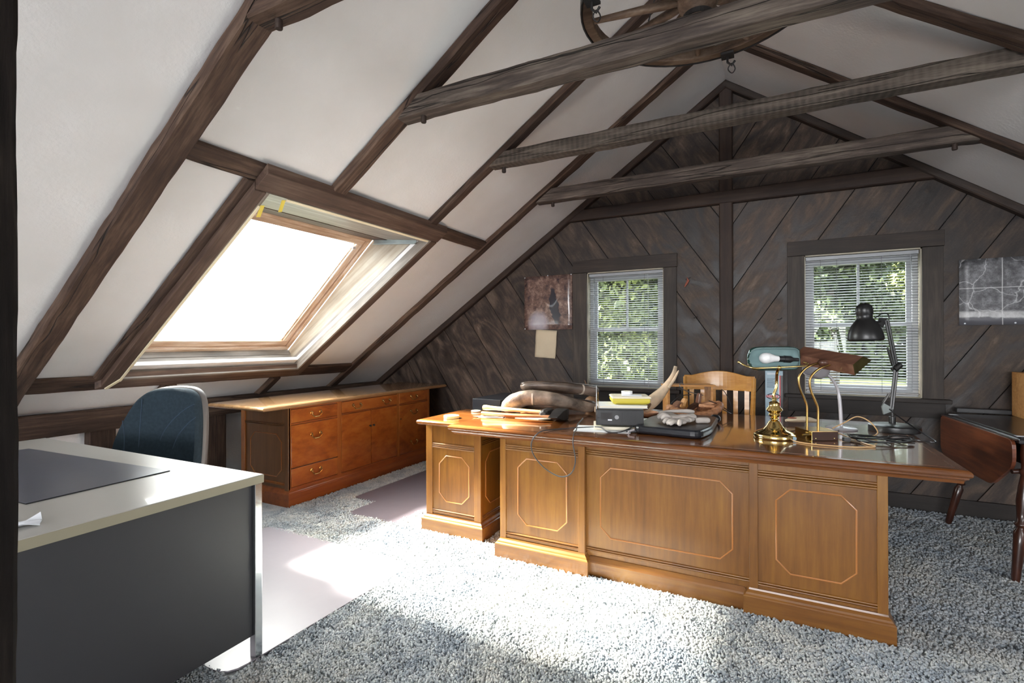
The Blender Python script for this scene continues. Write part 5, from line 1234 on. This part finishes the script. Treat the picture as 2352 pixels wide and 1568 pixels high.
taperoll('tape_roll', 'flat roll of clear yellowish tape at the left end of the desk', (-1.925, 2.805, DT-.001), .052, .018, 'tape', .66)
dc = tag(MB().lathe([(0, 0), (.034, 0), (.038, .005), (.034, .010), (0, .012)], 24).obj('white_puck', 'cream', smooth=True), 'small round white puck near the back left corner of the desk', 'disc'); dc.location = (-1.935, 3.14, DT-.001)
en = tag(crumple('envelope', 'paper', .17, .12, .008, 4, 11), 'torn white envelope beside the hammer handles', 'envelope'); en.location = (-1.70, 2.975, DT); en.rotation_euler = (0, 0, .3)
MB().add([(-.13, -.03, .004), (-.085, -.055, .004), (-.07, -.01, .006)], [(0, 1, 2)]).obj('pencil_tip', 'handle', en).modifiers.new('t', 'SOLIDIFY').thickness = .002
cord('power_cable', [(-.98, 2.78, DT+.065), (-1.0, 2.74, DT+.03), (-.985, 2.68, DT+.012), (-.97, 2.60, DT+.006), (-.955, 2.545, DT-.04), (-.94, 2.54, DT-.13), (-.965, 2.54, DT-.20), (-1.03, 2.54, DT-.225), (-1.12, 2.54, DT-.19), (-1.19, 2.54, DT-.12), (-1.20, 2.54, DT-.05), (-1.16, 2.56, DT+.004), (-1.13, 2.66, Zc), (-1.07, 2.74, Zc), (-.97, 2.80, Zc+.006), (-.88, 2.78, Zc+.016), (-.82, 2.74, Zc), (-.76, 2.76, Zc), (-.71, 2.83, Zc+.02), (-.70, 2.86, Zc+.05)], .0036, 'cord_grey', 'grey cord looping over the front edge of the desk from the radio')
shl = tag(MB().lathe([(0, .004), (.04, .0), (.07, .014), (.088, .035), (.084, .037), (.064, .02), (.03, .010), (0, .010)], 28).obj('wooden_dish', 'shell', smooth=True), 'shallow speckled reddish dish right of the radio', 'dish'); shl.location = (-.76, 3.43, DT); shl.scale = (1, .85, 1)
pen = thing('pocket_knife', 'small black folding knife left of the cushion', 'knife', (-.70, 2.80, DT), .3)
MB().box(-.03, .04, -.009, .009, .002, .018).obj('knife_handle', 'blackplastic', pen, bevel=.004); MB().box(-.03, .045, .012, .024, .004, .016).obj('clip', 'chrome', pen, bevel=.003)

# horse collars
MT['leather_pale2'] = plain('grey_frayed_leather', (140, 124, 110), .5, bump=.003, bscale=90, var=.5)
def collar(label, loc, rz, pts, r0, seed, mat='leather', band=None, tilt=0):
    t = thing('horse_collar', label, 'horse collar', loc, rz, 'horse collars')
    P = smoothpath(pts, 8, closed=True); K = len(P)
    rr = [r0*(1+.22*math.sin(2*math.pi*i/K+seed)+.05*noise.noise(Vector((i*.3, seed, 0)))) for i in range(K)]
    MB().tube(P, rr, 16, closed=True, flat=.8).obj('padded_ring', mat, t, smooth=True)
    P2 = [p+Vector((0, 0, rr[i]*.5))+(Vector((0, 0, p.z))-p).normalized()*-.02 for i, p in enumerate(P)]
    MB().tube(P2, r0*.34, 8, closed=True).obj('welt', 'leather2', t, smooth=True)
    for k in (band or ()):
        i = int(k*K); a, b_ = P[i], P[(i+1) % K]; MB().tube([a, a+(b_-a).normalized()*.012], rr[i]*1.06, 16, flat=.84).obj('stitched_band', 'leather_pale', t, smooth=True)
    return t
MT['leather2'] = plain('dark_collar_welt', (74, 60, 50), .4, bump=.001, bscale=60, var=.4)
collar('lower, larger worn leather horse collar with a frayed pale rim', (-1.44, 3.24, DT), TH, [(-.235, .0, .055), (-.20, -.05, .095), (-.10, -.08, .125), (.06, -.09, .115), (.22, -.07, .075), (.33, -.01, .05), (.32, .08, .05), (.16, .15, .06), (-.03, .16, .06), (-.19, .11, .058)], .052, 1, 'leather_pale2', (.22,))

collar('upper horse collar, flatter and darker, resting on the lower one', (-1.42, 3.26, DT), TH, [(-.15, .0, .195), (-.10, -.03, .205), (.05, -.05, .205), (.22, -.03, .18), (.32, .02, .16), (.31, .09, .16), (.16, .14, .17), (-.02, .15, .18), (-.13, .09, .185)], .043, 4, 'leather', (.35,))
ht = tag(MB().tube(smoothpath([(-.17, .0, .03), (0, 0, .045), (.15, .02, .05)], 5), [.003, .006, .008, .009, .009, .009, .008, .007, .006, .005, .004], 8).obj('curved_stick', 'handle_dark', smooth=True), 'slim orange-brown curved stick under the horse collars', 'stick'); ht.location = (-1.36, 3.10, DT); ht.rotation_euler = (0, 0, TH)
# hammers
h1 = thing('sledge_hammer', 'hammer with a pale wooden handle and dark iron head', 'hammer', (-1.80, 3.02, DT), .09)
MB().tube(smoothpath([(0, 0, .052), (.10, .0, .050), (.25, .0, .045), (.42, .0, .040), (.5, 0, .038)], 5), [.021, .024, .022, .019, .018]+[.017]*12+[.018, .019, .02, .02], 12, flat=.8).obj('handle', 'handle', h1, smooth=True)
MB().rings([[(.47+dx*s_, y_, .038+dz*s_) for dx, dz in ((-.03, -.022), (0, -.03), (.03, -.022), (.036, 0), (.03, .022), (0, .03), (-.03, .022), (-.036, 0))] for y_, s_ in ((-.085, .5), (-.07, .95), (-.02, 1.0), (.03, 1.05), (.075, .9), (.085, .5))]).obj('head', 'iron', h1, bevel=.003)
h2 = thing('wood_mallet', 'darker-handled splitting hammer with a tapered iron head, lying under the other', 'hammer', (-1.78, 2.965, DT), .03)
MB().tube(smoothpath([(0, 0, .019), (.2, .0, .018), (.42, .01, .022), (.52, 0, .026)], 5), [.019, .019, .018]+[.017]*10+[.016]*3, 12, flat=.8).obj('handle', 'handle_dark', h2, smooth=True)
MB().rings([[(.56+a*w_, b_, .038+c*h_) for a, c in ((-1, -1), (1, -1), (1, 1), (-1, 1))] for b_, w_, h_ in ((-.10, .03, .003), (-.05, .032, .014), (0, .036, .030), (.06, .040, .036), (.10, .038, .034))]).obj('head', 'iron', h2, bevel=.005)
MB().rings([[(.30, -.10, .016), (.30, -.09, .016), (.30, -.09, .020), (.30, -.10, .020)], [(.47, -.11, .016), (.52, -.03, .016), (.52, -.03, .024), (.47, -.11, .024)]]).obj('blade', 'tan_paper', h2)
# wooden mallet of curl marks on the credenza top
# unseen frames added around the two fill lamps, behind and beside the camera
rfrm = sempty('rear_fill_frame')
for q in ((-2.72, -2.6, .5, 2.7), (2.0, 2.12, .5, 2.7), (-1.10, -1.04, .6, 2.6), (.44, .50, .6, 2.6)):
    MB().box(q[0], q[1], -8.58, -8.46, q[2], q[3]).obj('window_frame', 'white_plastic', rfrm, bevel=.003)
for z0, z1 in ((.5, .6), (2.6, 2.7)): MB().box(-2.6, 2.0, -8.58, -8.46, z0, z1).obj('window_frame', 'white_plastic', rfrm, bevel=.003)
sfrm = sempty('slope_fill_frame')
fm = frame_mat(PR(2.72, 1.0, .02), (0, 1, 0), NR)
for x0, x1, y0, y1 in ((-.86, -.76, -.62, .62), (.76, .86, -.62, .62), (-.76, .76, -.62, -.52), (-.76, .76, .52, .62)):
    MB().box(x0, x1, y0, y1, -.01, .05).obj('window_frame', 'sash', sfrm, mw=fm, bevel=.003)
